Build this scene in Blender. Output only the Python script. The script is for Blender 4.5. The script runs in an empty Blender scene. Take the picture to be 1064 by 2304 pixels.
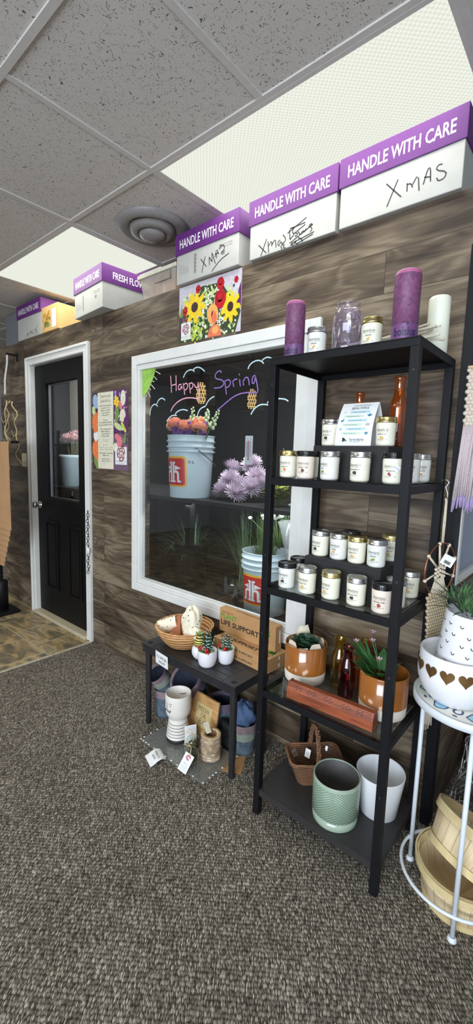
import bpy, math, random
from mathutils import Matrix, Vector
S = bpy.context.scene
COL = S.collection
PI = math.pi
# ---------------------------------------------------------------- camera, world, lights, exposure
cam_data = bpy.data.cameras.new('camera')
cam_data.sensor_fit = 'VERTICAL'; cam_data.sensor_height = 36.0
cam_data.lens = 36.0 * 971.5 / 2304.0
cam_data.clip_start = 0.02
cam = bpy.data.objects.new('camera', cam_data); COL.objects.link(cam)
def cam_matrix(loc, yaw, pitch, roll):
    f = Vector((math.sin(yaw)*math.cos(pitch), math.cos(yaw)*math.cos(pitch), -math.sin(pitch)))
    r = Vector((math.cos(yaw), -math.sin(yaw), 0)); u = r.cross(f)
    r2 = r*math.cos(roll)+u*math.sin(roll); u2 = -r*math.sin(roll)+u*math.cos(roll)
    m = Matrix(((r2.x,u2.x,-f.x,loc[0]),(r2.y,u2.y,-f.y,loc[1]),(r2.z,u2.z,-f.z,loc[2]),(0,0,0,1)))
    return m
cam.matrix_world = cam_matrix((0.9369,-1.2553,1.4022), -0.7051, 0.1252, 0.0303)
S.camera = cam
S.view_settings.view_transform = 'Standard'; S.view_settings.look = 'None'
S.view_settings.gamma = 1.0; S.view_settings.use_curve_mapping = False
S.view_settings.exposure = -0.14
PANEL = 5.6          # radiance of the tubes behind each fluorescent panel
DAY = 250.0           # daylight through the shop window
W = bpy.data.worlds.new('world'); S.world = W; W.use_nodes = True
W.node_tree.nodes['Background'].inputs[0].default_value = (0.62, 0.75, 1.0, 1)
W.node_tree.nodes['Background'].inputs[1].default_value = 1.0
def area(name, loc, target, sx, sy, power, col):
    l = bpy.data.lights.new(name, 'AREA'); l.shape = 'RECTANGLE'; l.size = sx; l.size_y = sy
    l.energy = power; l.color = col
    o = bpy.data.objects.new(name, l); COL.objects.link(o); o.location = loc
    o.rotation_euler = (Vector(target)-Vector(loc)).to_track_quat('-Z','Y').to_euler()
    return o
area('daylight_shop_window', (1.3,-4.05,1.5), (0.6,0.0,0.6), 2.8, 1.9, DAY, (0.80,0.89,1.0))
# ---------------------------------------------------------------- helpers
def lin(c):
    c = c/255.0
    return c/12.92 if c <= 0.04045 else ((c+0.055)/1.055)**2.4
def rgb(r,g,b): return (lin(r),lin(g),lin(b),1)
def nt_new(name):
    m = bpy.data.materials.new(name); m.use_nodes = True
    nt = m.node_tree; nt.nodes.clear()
    out = nt.nodes.new('ShaderNodeOutputMaterial')
    return m, nt, out
def nd(nt, typ, props=None, **ins):
    n = nt.nodes.new(typ)
    for k,v in (props or {}).items(): setattr(n,k,v)
    for k,v in ins.items():
        key = k.replace('_',' ')
        if key.isdigit(): key = int(key)
        s = n.inputs[key]
        if hasattr(v,'is_linked') or hasattr(v,'links'): nt.links.new(v, s)
        else: s.default_value = v
    return n
def ramp(nt, fac, stops, interp='LINEAR'):
    n = nt.nodes.new('ShaderNodeValToRGB'); n.color_ramp.interpolation = interp
    e = n.color_ramp.elements
    while len(e) < len(stops): e.new(0.5)
    for el,(p,c) in zip(e, stops): el.position = p; el.color = c
    nt.links.new(fac, n.inputs[0]); return n.outputs[0]
def pbsdf(nt, out, **ins):
    n = nd(nt, 'ShaderNodeBsdfPrincipled', None, **ins)
    nt.links.new(n.outputs[0], out.inputs[0]); return n
def coords(nt, scale=(1,1,1), kind='Object'):
    t = nt.nodes.new('ShaderNodeTexCoord')
    m = nd(nt, 'ShaderNodeMapping', None, Vector=t.outputs[kind]); m.inputs['Scale'].default_value = scale
    return m.outputs[0]
def bump(nt, h, strength=0.3, dist=0.002):
    return nd(nt, 'ShaderNodeBump', None, Height=h, Strength=strength, Distance=dist).outputs[0]
_mc = {}
def plain(name, col, rough=0.5, metal=0.0, coat=0.0, var=0.12, scale=40.0, bmp=0.0, sss=0.0, spec=0.5):
    """procedural: a base colour broken by soft noise, with optional bump"""
    if name in _mc: return _mc[name]
    m, nt, out = nt_new(name)
    v = coords(nt, (scale,)*3)
    no = nd(nt, 'ShaderNodeTexNoise', None, Vector=v, Scale=1.0, Detail=3.0)
    c0 = tuple(max(0,x*(1-var)) for x in col[:3])+(1,); c1 = tuple(min(1,x*(1+var)) for x in col[:3])+(1,)
    cr = ramp(nt, no.outputs[0], [(0.3,c0),(0.7,c1)])
    p = pbsdf(nt, out, Base_Color=cr, Roughness=rough, Metallic=metal, Coat_Weight=coat, Specular_IOR_Level=spec)
    if sss: p.inputs['Subsurface Weight'].default_value = sss; p.inputs['Subsurface Scale'].default_value = 0.01
    if bmp: nt.links.new(bump(nt, no.outputs[0], bmp), p.inputs['Normal'])
    _mc[name] = m; return m
def glass(name, tint=(1,1,1), refl=1.0, rough=0.0, body=0.0, bodycol=(1,1,1)):
    m, nt, out = nt_new(name)
    tr = nd(nt,'ShaderNodeBsdfTransparent',None,Color=tuple(tint)+(1,))
    gl = nd(nt,'ShaderNodeBsdfGlossy',None,Color=(1,1,1,1),Roughness=rough)
    lw = nd(nt,'ShaderNodeLayerWeight',None,Blend=0.5)     # Schlick reflectance, the same from both sides of a thin pane
    pw_ = nd(nt,'ShaderNodeMath',{'operation':'POWER'}); nt.links.new(lw.outputs['Facing'],pw_.inputs[0]); pw_.inputs[1].default_value = 5.0
    fr = nd(nt,'ShaderNodeMath',{'operation':'MULTIPLY_ADD'}); nt.links.new(pw_.outputs[0],fr.inputs[0]); fr.inputs[1].default_value = 0.957; fr.inputs[2].default_value = 0.043
    mu = nd(nt,'ShaderNodeMath',{'operation':'MULTIPLY','use_clamp':True}); nt.links.new(fr.outputs[0],mu.inputs[0]); mu.inputs[1].default_value = refl
    src = tr.outputs[0]
    if body:
        df = nd(nt,'ShaderNodeBsdfDiffuse',None,Color=tuple(bodycol)+(1,))
        mb = nd(nt,'ShaderNodeMixShader',None); mb.inputs[0].default_value = body
        nt.links.new(tr.outputs[0],mb.inputs[1]); nt.links.new(df.outputs[0],mb.inputs[2]); src = mb.outputs[0]
    mx = nd(nt,'ShaderNodeMixShader',None)
    nt.links.new(mu.outputs[0],mx.inputs[0]); nt.links.new(src,mx.inputs[1]); nt.links.new(gl.outputs[0],mx.inputs[2])
    nt.links.new(mx.outputs[0],out.inputs[0]); return m
def emit(name, col, s):
    m, nt, out = nt_new(name)
    v = coords(nt,(110,110,110)); ch = nd(nt,'ShaderNodeTexChecker',None,Vector=v,Scale=1.0)
    ch.inputs['Color1'].default_value = col; ch.inputs['Color2'].default_value = tuple(x*0.86 for x in col[:3])+(1,)
    e = nd(nt,'ShaderNodeEmission',None,Color=ch.outputs[0],Strength=s)
    nt.links.new(e.outputs[0],out.inputs[0]); return m

class MB:
    def __init__(s): s.v=[]; s.f=[]; s.m=[]; s.sm=[]
    def add(s, vs, fs, mi=0, smooth=False, M=None):
        b = len(s.v)
        if M is not None: vs = [tuple(M @ Vector(p)) for p in vs]
        s.v += [tuple(p) for p in vs]
        for f in fs: s.f.append(tuple(b+i for i in f)); s.m.append(mi); s.sm.append(smooth)
        return s
    def box(s, x0,x1,y0,y1,z0,z1, mi=0, M=None):
        vs = [(x,y,z) for z in (z0,z1) for y in (y0,y1) for x in (x0,x1)]
        return s.add(vs, [(0,2,3,1),(4,5,7,6),(0,1,5,4),(2,6,7,3),(0,4,6,2),(1,3,7,5)], mi, False, M)
    def lathe(s, prof, n=32, mi=0, M=None, smooth=True, c=(0,0,0), sx=1, sy=1, a0=0, a1=2*PI, wob=None):
        """prof: (r, z) or (r, z, material of the band above it)"""
        full = abs(a1-a0-2*PI) < 1e-6; k = n if full else n+1
        vs=[]
        for p in prof:
            for i in range(k):
                a=a0+(a1-a0)*i/n; r=p[0]*(wob(a,p[1]) if wob else 1)
                vs.append((c[0]+r*math.cos(a)*sx, c[1]+r*math.sin(a)*sy, c[2]+p[1]))
        b=len(s.v); s.add(vs,[],0,False,M)
        for j in range(len(prof)-1):
            m_ = prof[j][2] if len(prof[j])>2 else mi
            for i in range(n):
                i2=(i+1)%k
                q=(b+j*k+i,b+j*k+i2,b+(j+1)*k+i2,b+(j+1)*k+i)
                s.f.append(q); s.m.append(m_); s.sm.append(smooth)
        if full:
            for j,rev in ((0,True),(len(prof)-1,False)):
                if 1e-6 < abs(prof[j][0]):
                    continue
        return s
    def disc(s, r, z, n=32, mi=0, M=None, c=(0,0), sx=1, sy=1, up=True):
        vs=[(c[0]+r*math.cos(2*PI*i/n)*sx,c[1]+r*math.sin(2*PI*i/n)*sy,z) for i in range(n)]
        f=tuple(range(n)); f = f if up else f[::-1]
        return s.add(vs,[f],mi,False,M)
    def tube(s, pts, r, n=8, mi=0, closed=False, M=None, smooth=True):
        pts=[Vector(p) for p in pts]; k=len(pts)
        rs = r if isinstance(r,(list,tuple)) else [r]*k
        vs=[]; prev=None
        for i,p in enumerate(pts):
            if closed: t=(pts[(i+1)%k]-pts[i-1])
            else: t=(pts[min(i+1,k-1)]-pts[max(i-1,0)])
            if t.length<1e-9: t=Vector((0,0,1))
            t.normalize()
            if prev is None:
                a=Vector((0,0,1)) if abs(t.z)<0.9 else Vector((1,0,0))
                u=t.cross(a).normalized()
            else:
                u=prev-t*prev.dot(t)
                u = u.normalized() if u.length>1e-6 else t.orthogonal().normalized()
            prev=u; w=t.cross(u)
            for j in range(n):
                a=2*PI*j/n; vs.append(p+(u*math.cos(a)+w*math.sin(a))*rs[i])
        fs=[]
        for i in range(k if closed else k-1):
            i2=(i+1)%k
            for j in range(n): fs.append((i*n+j,i*n+(j+1)%n,i2*n+(j+1)%n,i2*n+j))
        if not closed: fs.append(tuple(range(n))[::-1]); fs.append(tuple((k-1)*n+j for j in range(n)))
        return s.add(vs,fs,mi,smooth,M)
    def ball(s, c, r, mi=0, n=12, m=8, M=None, sc=(1,1,1), wob=None):
        prof=[]; vs=[]
        for j in range(m+1):
            t=PI*j/m
            for i in range(n):
                a=2*PI*i/n; q=r*(wob(a,t) if wob else 1)
                vs.append((c[0]+q*math.sin(t)*math.cos(a)*sc[0],c[1]+q*math.sin(t)*math.sin(a)*sc[1],c[2]-q*math.cos(t)*sc[2]))
        fs=[(j*n+i,j*n+(i+1)%n,(j+1)*n+(i+1)%n,(j+1)*n+i) for j in range(m) for i in range(n)]
        return s.add(vs,fs,mi,True,M)
    def flat(s, pts, mp, mi=0):
        return s.add([mp(*p) for p in pts],[tuple(range(len(pts)))],mi)
    def blob(s, cx,cy,rx,ry, mp, mi=0, n=14, rot=0, lobes=0, amp=0.0):
        pts=[]
        for i in range(n):
            a=2*PI*i/n; q=1+amp*math.cos(lobes*a); x=rx*q*math.cos(a); y=ry*q*math.sin(a)
            pts.append((cx+x*math.cos(rot)-y*math.sin(rot), cy+x*math.sin(rot)+y*math.cos(rot)))
        return s.flat(pts,mp,mi)
    def text(s, txt, mp, size, mi=0, cx=0, cy=0, bold=0.0, shear=0.0, width=None, align='CENTER', rot=0):
        vs,fs=text2d(txt,bold,shear)
        x0=min(p[0] for p in vs); x1=max(p[0] for p in vs)
        k=size
        kx = k if width is None else width/(x1-x0)
        off = {'CENTER':(x0+x1)/2,'LEFT':x0,'RIGHT':x1}[align]
        o=[]
        for x,y in vs:
            a=(x-off)*kx; b=(y-0.35)*k
            o.append(mp(cx+a*math.cos(rot)-b*math.sin(rot), cy+a*math.sin(rot)+b*math.cos(rot)))
        return s.add(o,fs,mi)
    def stroke(s, pts, mp, w, mi=0):
        """flat pen stroke following a polyline"""
        q=[pts[0]]
        for a,b in zip(pts,pts[1:]):
            if math.hypot(b[0]-a[0],b[1]-a[1])>1e-9: q.append(b)
        if len(q)>2:   # soften
            z=[q[0]]
            for a,b,c in zip(q,q[1:],q[2:]):
                z += [(b[0]*.75+a[0]*.25,b[1]*.75+a[1]*.25),(b[0]*.75+c[0]*.25,b[1]*.75+c[1]*.25)]
            z.append(q[-1]); q=z
        vs=[]
        for i,p in enumerate(q):
            a=q[max(i-1,0)]; b=q[min(i+1,len(q)-1)]; dx,dy=b[0]-a[0],b[1]-a[1]; l=math.hypot(dx,dy) or 1
            vs.append(mp(p[0]-dy/l*w/2,p[1]+dx/l*w/2)); vs.append(mp(p[0]+dy/l*w/2,p[1]-dx/l*w/2))
        return s.add(vs,[(2*i,2*i+1,2*i+3,2*i+2) for i in range(len(q)-1)],mi)
    def petal(s, base, d, up, L, w, curl=0.4, mi=0, seg=3, tip=0.25):
        """a strip from base along direction d that curls towards up"""
        base=Vector(base); d=Vector(d).normalized(); up=Vector(up); sd=d.cross(up)
        if sd.length<1e-6: sd=d.orthogonal()
        sd.normalize(); u2=sd.cross(d); vs=[]
        for i in range(seg+1):
            t=i/seg; p=base+d*(L*t)+u2*(curl*L*t*t)
            ww=w*(math.sin(PI*min(0.12+0.75*t,1))**0.8 if t<1 else tip)
            vs += [p-sd*ww/2, p+sd*ww/2]
        return s.add(vs,[(2*i,2*i+1,2*i+3,2*i+2) for i in range(seg)],mi,True)
    def build(s, name, mats, parent=None, loc=(0,0,0), rot=(0,0,0), bevel=0.0, subsurf=0):
        me=bpy.data.meshes.new(name); me.from_pydata(s.v,[],s.f)
        if not isinstance(mats,(list,tuple)): mats=[mats]
        for m in mats: me.materials.append(m)
        me.polygons.foreach_set('material_index',s.m); me.polygons.foreach_set('use_smooth',s.sm)
        me.update()
        return link(name, me, parent, loc, rot, bevel)
def link(name, me, parent=None, loc=(0,0,0), rot=(0,0,0), bevel=0.0):
    o=bpy.data.objects.new(name,me); COL.objects.link(o); o.location=loc; o.rotation_euler=rot
    if parent: o.parent=parent
    if bevel:
        b=o.modifiers.new('bevel','BEVEL'); b.width=bevel; b.segments=2; b.limit_method='ANGLE'
    return o
_tc={}
def text2d(txt,bold,shear):
    k=(txt,bold,shear)
    if k not in _tc:
        cu=bpy.data.curves.new('t','FONT'); cu.body=txt; cu.offset=bold; cu.shear=shear; cu.resolution_u=2; cu.size=1.0
        o=bpy.data.objects.new('t',cu); me=bpy.data.meshes.new_from_object(o)
        _tc[k]=([(v.co.x,v.co.y) for v in me.vertices],[tuple(p.vertices) for p in me.polygons])
        bpy.data.objects.remove(o); bpy.data.curves.remove(cu); bpy.data.meshes.remove(me)
    return _tc[k]
def thing(name, label, cat, loc=(0,0,0), rz=0.0, group=None, rot=None):
    o=bpy.data.objects.new(name,None); COL.objects.link(o); o.location=loc
    o.rotation_euler = rot if rot else (0,0,rz); o.empty_display_size=0.05
    return tag(o,label,cat,group)
def tag(o, label, cat, group=None):
    o['label']=label; o['category']=cat
    if group: o['group']=group
    return o
def struct(o): o['kind']='structure'; return o
def Rz(a): return Matrix.Rotation(a,4,'Z')
def T(x,y,z): return Matrix.Translation((x,y,z))
def front(y):   # a printed face that looks towards -y
    return lambda a,b: (a,y,b)
def cyl(r, z0, phi=0.0):   # wraps print round an upright cylinder, centred on -y turned by phi
    return lambda a,b: (r*math.sin(a/r+phi), -r*math.cos(a/r+phi), z0+b)
rnd=random.Random(7)
# ---------------------------------------------------------------- surface materials
def mat_planks(name, axis):
    m, nt, out = nt_new(name)
    t = nt.nodes.new('ShaderNodeTexCoord')
    sp = nd(nt,'ShaderNodeSeparateXYZ',None,Vector=t.outputs['Object'])
    cb = nd(nt,'ShaderNodeCombineXYZ',None)
    nt.links.new(sp.outputs[0 if axis=='x' else 1], cb.inputs[0]); nt.links.new(sp.outputs[2], cb.inputs[1])
    mp = nd(nt,'ShaderNodeMapping',None,Vector=cb.outputs[0]); mp.inputs['Location'].default_value=(0.53,0.122,0)
    br = nd(nt,'ShaderNodeTexBrick',{'offset':0.37,'offset_frequency':2},Vector=mp.outputs[0],Scale=1.0)
    br.inputs['Brick Width'].default_value=1.18; br.inputs['Row Height'].default_value=0.1545
    br.inputs['Mortar Size'].default_value=0.0012; br.inputs['Mortar Smooth'].default_value=0.3
    br.inputs['Color1'].default_value=(0,0,0,1); br.inputs['Color2'].default_value=(1,1,1,1); br.inputs['Mortar'].default_value=(0.5,0.5,0.5,1)
    # every plank shifts its own grain
    sh = nd(nt,'ShaderNodeVectorMath',{'operation':'SCALE'}); nt.links.new(br.outputs[0],sh.inputs[0]); sh.inputs['Scale'].default_value=7.0
    ad = nd(nt,'ShaderNodeVectorMath',{'operation':'ADD'}); nt.links.new(mp.outputs[0],ad.inputs[0]); nt.links.new(sh.outputs[0],ad.inputs[1])
    g1 = nd(nt,'ShaderNodeMapping',None,Vector=ad.outputs[0]); g1.inputs['Scale'].default_value=(1.7,9.0,1)
    n1 = nd(nt,'ShaderNodeTexNoise',None,Vector=g1.outputs[0],Scale=1.0,Detail=1.5,Distortion=0.9)
    mm = nd(nt,'ShaderNodeMath',{'operation':'MULTIPLY'}); nt.links.new(n1.outputs[0],mm.inputs[0]); mm.inputs[1].default_value=52.0
    si = nd(nt,'ShaderNodeMath',{'operation':'SINE'}); nt.links.new(mm.outputs[0],si.inputs[0])
    g2 = nd(nt,'ShaderNodeMapping',None,Vector=ad.outputs[0]); g2.inputs['Scale'].default_value=(5,110,1)
    n2 = nd(nt,'ShaderNodeTexNoise',None,Vector=g2.outputs[0],Scale=1.0,Detail=4.0,Distortion=0.3)
    g3 = nd(nt,'ShaderNodeMapping',None,Vector=ad.outputs[0]); g3.inputs['Scale'].default_value=(1.2,5,1)
    n3 = nd(nt,'ShaderNodeTexNoise',None,Vector=g3.outputs[0],Scale=1.6,Detail=5.0,Distortion=0.8)
    f1 = nd(nt,'ShaderNodeMath',{'operation':'MULTIPLY_ADD'}); nt.links.new(si.outputs[0],f1.inputs[0]); f1.inputs[1].default_value=0.06; nt.links.new(n3.outputs[0],f1.inputs[2])
    f2 = nd(nt,'ShaderNodeMath',{'operation':'MULTIPLY_ADD'}); nt.links.new(n2.outputs[0],f2.inputs[0]); f2.inputs[1].default_value=0.30; nt.links.new(f1.outputs[0],f2.inputs[2])
    sb = nd(nt,'ShaderNodeSeparateColor',None); nt.links.new(br.outputs[0],sb.inputs[0])
    f3 = nd(nt,'ShaderNodeMath',{'operation':'MULTIPLY_ADD'}); nt.links.new(sb.outputs[0],f3.inputs[0]); f3.inputs[1].default_value=0.10; nt.links.new(f2.outputs[0],f3.inputs[2])
    cr = ramp(nt,f3.outputs[0],[(0.34,rgb(32,24,19)),(0.52,rgb(60,48,38)),(0.70,rgb(91,77,62)),(0.94,rgb(136,122,101))])
    mix = nd(nt,'ShaderNodeMix',{'data_type':'RGBA'}); nt.links.new(br.outputs['Fac'],mix.inputs[0]); nt.links.new(cr,mix.inputs[6]); mix.inputs[7].default_value=rgb(30,25,22)
    p = pbsdf(nt,out,Base_Color=mix.outputs[2],Roughness=0.5,Specular_IOR_Level=0.4)
    b1 = nd(nt,'ShaderNodeMath',{'operation':'MULTIPLY_ADD'}); nt.links.new(br.outputs['Fac'],b1.inputs[0]); b1.inputs[1].default_value=-1.5; nt.links.new(n2.outputs[0],b1.inputs[2])
    nt.links.new(bump(nt,b1.outputs[0],0.25,0.002),p.inputs['Normal'])
    return m
def mat_carpet():
    m, nt, out = nt_new('loop_carpet')
    v = coords(nt,(1,1,1))
    nw = nd(nt,'ShaderNodeTexNoise',None,Vector=v,Scale=45.0,Detail=1.0)
    wv = nd(nt,'ShaderNodeMix',{'data_type':'VECTOR'}); wv.inputs[0].default_value=0.004; nt.links.new(v,wv.inputs[4]); nt.links.new(nw.outputs[1],wv.inputs[5])
    m0 = nd(nt,'ShaderNodeMapping',None,Vector=wv.outputs[1]); m0.inputs['Rotation'].default_value=(0,0,-0.66)
    mp = nd(nt,'ShaderNodeMapping',None,Vector=m0.outputs[0]); mp.inputs['Scale'].default_value=(280,84,1)
    vo = nd(nt,'ShaderNodeTexVoronoi',None,Vector=mp.outputs[0],Scale=1.0,Randomness=0.5)
    se = nd(nt,'ShaderNodeSeparateColor',None); nt.links.new(vo.outputs['Color'],se.inputs[0])
    n2 = nd(nt,'ShaderNodeTexNoise',None,Vector=v,Scale=3.0,Detail=3.0)
    n3 = nd(nt,'ShaderNodeTexNoise',None,Vector=v,Scale=400.0,Detail=2.0)
    a = ramp(nt,se.outputs[0],[(0.0,rgb(108,101,91)),(0.4,rgb(135,127,115)),(0.75,rgb(166,157,143)),(1.0,rgb(204,194,177))])
    d = ramp(nt,vo.outputs['Distance'],[(0.28,(1,1,1,1)),(0.68,(0.16,0.155,0.15,1))])
    mx = nd(nt,'ShaderNodeMix',{'data_type':'RGBA','blend_type':'MULTIPLY'}); mx.inputs[0].default_value=1; nt.links.new(a,mx.inputs[6]); nt.links.new(d,mx.inputs[7])
    st = ramp(nt,n2.outputs[0],[(0.32,(0.82,0.81,0.8,1)),(0.6,(1,1,1,1))])
    m2 = nd(nt,'ShaderNodeMix',{'data_type':'RGBA','blend_type':'MULTIPLY'}); m2.inputs[0].default_value=1; nt.links.new(mx.outputs[2],m2.inputs[6]); nt.links.new(st,m2.inputs[7])
    p = pbsdf(nt,out,Base_Color=m2.outputs[2],Roughness=0.95,Specular_IOR_Level=0.1)
    h = nd(nt,'ShaderNodeMath',{'operation':'MULTIPLY_ADD'}); nt.links.new(vo.outputs['Distance'],h.inputs[0]); h.inputs[1].default_value=-1.0; nt.links.new(n3.outputs[0],h.inputs[2])
    nt.links.new(bump(nt,h.outputs[0],0.7,0.004),p.inputs['Normal']); return m
def mat_ceiling():
    m, nt, out = nt_new('fissured_ceiling_tile')
    v = coords(nt,(1,1,1))
    nw = nd(nt,'ShaderNodeTexNoise',None,Vector=v,Scale=30.0,Detail=2.0)
    wv = nd(nt,'ShaderNodeMix',{'data_type':'VECTOR'}); wv.inputs[0].default_value=0.05; nt.links.new(v,wv.inputs[4]); nt.links.new(nw.outputs[1],wv.inputs[5])
    mp = nd(nt,'ShaderNodeMapping',None,Vector=wv.outputs[1]); mp.inputs['Scale'].default_value=(270,150,1); mp.inputs['Rotation'].default_value=(0,0,0.5)
    vo = nd(nt,'ShaderNodeTexVoronoi',None,Vector=mp.outputs[0],Scale=1.0)
    se = nd(nt,'ShaderNodeSeparateColor',None); nt.links.new(vo.outputs['Color'],se.inputs[0])
    th = nd(nt,'ShaderNodeMath',{'operation':'MULTIPLY_ADD'}); nt.links.new(se.outputs[0],th.inputs[0]); th.inputs[1].default_value=-0.62; th.inputs[2].default_value=0.42
    lt = nd(nt,'ShaderNodeMath',{'operation':'LESS_THAN'}); nt.links.new(vo.outputs['Distance'],lt.inputs[0]); nt.links.new(th.outputs[0],lt.inputs[1])
    n2 = nd(nt,'ShaderNodeTexNoise',None,Vector=v,Scale=300.0,Detail=2.0)
    base = ramp(nt,n2.outputs[0],[(0.3,rgb(196,191,186)),(0.7,rgb(212,207,201))])
    mx = nd(nt,'ShaderNodeMix',{'data_type':'RGBA'}); nt.links.new(lt.outputs[0],mx.inputs[0]); nt.links.new(base,mx.inputs[6]); mx.inputs[7].default_value=rgb(104,100,97)
    p = pbsdf(nt,out,Base_Color=mx.outputs[2],Roughness=0.95,Specular_IOR_Level=0.1)
    nt.links.new(bump(nt,lt.outputs[0],0.3,-0.002),p.inputs['Normal']); return m
def mat_slate():
    m, nt, out = nt_new('slate_floor_tile')
    v = coords(nt,(1,1,1))
    mp = nd(nt,'ShaderNodeMapping',None,Vector=v); mp.inputs['Location'].default_value=(0.62,-0.09,0)
    br = nd(nt,'ShaderNodeTexBrick',{'offset':0.5},Vector=mp.outputs[0],Scale=1.0)
    br.inputs['Brick Width'].default_value=0.33; br.inputs['Row Height'].default_value=0.33; br.inputs['Mortar Size'].default_value=0.0055
    br.inputs['Color1'].default_value=(0,0,0,1); br.inputs['Color2'].default_value=(1,1,1,1); br.inputs['Mortar'].default_value=(0.5,0.5,0.5,1)
    ad = nd(nt,'ShaderNodeVectorMath',{'operation':'MULTIPLY_ADD'}); nt.links.new(br.outputs[0],ad.inputs[0]); ad.inputs[1].default_value=(3,5,9); nt.links.new(v,ad.inputs[2])
    g = nd(nt,'ShaderNodeMapping',None,Vector=ad.outputs[0]); g.inputs['Scale'].default_value=(3.5,11,4); g.inputs['Rotation'].default_value=(0,0,0.5)
    n1 = nd(nt,'ShaderNodeTexNoise',None,Vector=g.outputs[0],Scale=1.0,Detail=9.0,Distortion=1.1)
    cr = ramp(nt,n1.outputs[0],[(0.28,rgb(96,88,74)),(0.42,rgb(112,102,82)),(0.52,rgb(150,130,94)),(0.60,rgb(182,156,114)),(0.68,rgb(138,128,108)),(0.8,rgb(106,102,90))])
    mx = nd(nt,'ShaderNodeMix',{'data_type':'RGBA'}); nt.links.new(br.outputs['Fac'],mx.inputs[0]); nt.links.new(cr,mx.inputs[6]); mx.inputs[7].default_value=rgb(176,164,132)
    p = pbsdf(nt,out,Base_Color=mx.outputs[2],Roughness=0.38)
    nt.links.new(bump(nt,n1.outputs[0],0.3,0.003),p.inputs['Normal']); return m
def mat_weave(name, ca, cb_, sx=60, sz=90, rough=0.6):
    m, nt, out = nt_new(name)
    v = coords(nt,(sx,sx,sz)); w1 = nd(nt,'ShaderNodeTexWave',{'wave_type':'BANDS','bands_direction':'Z'},Vector=v,Scale=0.16,Distortion=2.0,Detail=1.0)
    n = nd(nt,'ShaderNodeTexNoise',None,Vector=v,Scale=0.8,Detail=3.0)
    a = nd(nt,'ShaderNodeMath',{'operation':'MULTIPLY_ADD'}); nt.links.new(n.outputs[0],a.inputs[0]); a.inputs[1].default_value=0.8; nt.links.new(w1.outputs[0],a.inputs[2])
    cr = ramp(nt,a.outputs[0],[(0.35,ca),(1.1,cb_)])
    p = pbsdf(nt,out,Base_Color=cr,Roughness=rough)
    nt.links.new(bump(nt,a.outputs[0],0.6,0.003),p.inputs['Normal']); return m
def mat_slats(name, ca, cb_, n=22):
    m, nt, out = nt_new(name); v = coords(nt,(1,1,1)); sp = nd(nt,'ShaderNodeSeparateXYZ',None,Vector=v)
    at = nd(nt,'ShaderNodeMath',{'operation':'ARCTAN2'}); nt.links.new(sp.outputs[1],at.inputs[0]); nt.links.new(sp.outputs[0],at.inputs[1])
    k = nd(nt,'ShaderNodeMath',{'operation':'MULTIPLY'}); nt.links.new(at.outputs[0],k.inputs[0]); k.inputs[1].default_value = n/(2*PI)
    fl = nd(nt,'ShaderNodeMath',{'operation':'FLOOR'}); nt.links.new(k.outputs[0],fl.inputs[0])
    fr = nd(nt,'ShaderNodeMath',{'operation':'FRACT'}); nt.links.new(k.outputs[0],fr.inputs[0])
    wn = nd(nt,'ShaderNodeTexWhiteNoise',{'noise_dimensions':'1D'}); nt.links.new(fl.outputs[0],wn.inputs['W'])
    cb = nd(nt,'ShaderNodeCombineXYZ',None); nt.links.new(k.outputs[0],cb.inputs[0]); nt.links.new(sp.outputs[2],cb.inputs[1])
    mp = nd(nt,'ShaderNodeMapping',None,Vector=cb.outputs[0]); mp.inputs['Scale'].default_value = (9,5,1)
    no = nd(nt,'ShaderNodeTexNoise',None,Vector=mp.outputs[0],Scale=1.0,Detail=4.0)
    a = nd(nt,'ShaderNodeMath',{'operation':'MULTIPLY_ADD'}); nt.links.new(wn.outputs[0],a.inputs[0]); a.inputs[1].default_value = 0.5; nt.links.new(no.outputs[0],a.inputs[2])
    cr = ramp(nt,a.outputs[0],[(0.35,ca),(1.0,cb_)])
    ln = ramp(nt,fr.outputs[0],[(0.0,(0.35,0.3,0.24,1)),(0.035,(1,1,1,1)),(0.97,(1,1,1,1)),(1.0,(0.35,0.3,0.24,1))])
    mx = nd(nt,'ShaderNodeMix',{'data_type':'RGBA','blend_type':'MULTIPLY'}); mx.inputs[0].default_value = 1; nt.links.new(cr,mx.inputs[6]); nt.links.new(ln,mx.inputs[7])
    pbsdf(nt,out,Base_Color=mx.outputs[2],Roughness=0.65); return m
def mat_grain(name, ca, cb_, sc=(8,60,60), rough=0.55):
    m, nt, out = nt_new(name)
    v = coords(nt,sc); n = nd(nt,'ShaderNodeTexNoise',None,Vector=v,Scale=1.0,Detail=5.0,Distortion=0.8)
    cr = ramp(nt,n.outputs[0],[(0.3,ca),(0.7,cb_)])
    p = pbsdf(nt,out,Base_Color=cr,Roughness=rough); nt.links.new(bump(nt,n.outputs[0],0.2,0.001),p.inputs['Normal']); return m
WOOD = mat_planks('laminate_plank_wall','x'); WOOD_Y = mat_planks('laminate_plank_return','y')
WHITE_PAINT = plain('white_painted_trim', rgb(222,222,218), 0.4, var=0.04, scale=12)
BLACK_PAINT = plain('black_painted_door', rgb(14,14,15), 0.5, spec=0.2, var=0.2, scale=9)
BLACK_METAL = plain('black_powder_coat', rgb(18,18,21), 0.5, var=0.15, scale=60, spec=0.22)
DARK_WALL = plain('dark_interior_wall', rgb(24,25,27), 0.8, var=0.15, scale=6)
GREY_WALL = plain('grey_shop_wall', rgb(190,192,196), 0.8, var=0.05, scale=4)
STEEL = plain('brushed_steel', rgb(200,200,202), 0.28, 1.0, var=0.08, scale=90)
GOLD = plain('pale_gold_metal', rgb(206,190,132), 0.28, 1.0, var=0.08, scale=90)
BLACK_LID = plain('black_lid_enamel', rgb(18,18,21), 0.25, var=0.1)
INK = plain('black_ink', rgb(30,30,32), 0.6, var=0.1)
GREY_INK = plain('grey_ink', rgb(105,105,102), 0.6, var=0.1)
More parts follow.
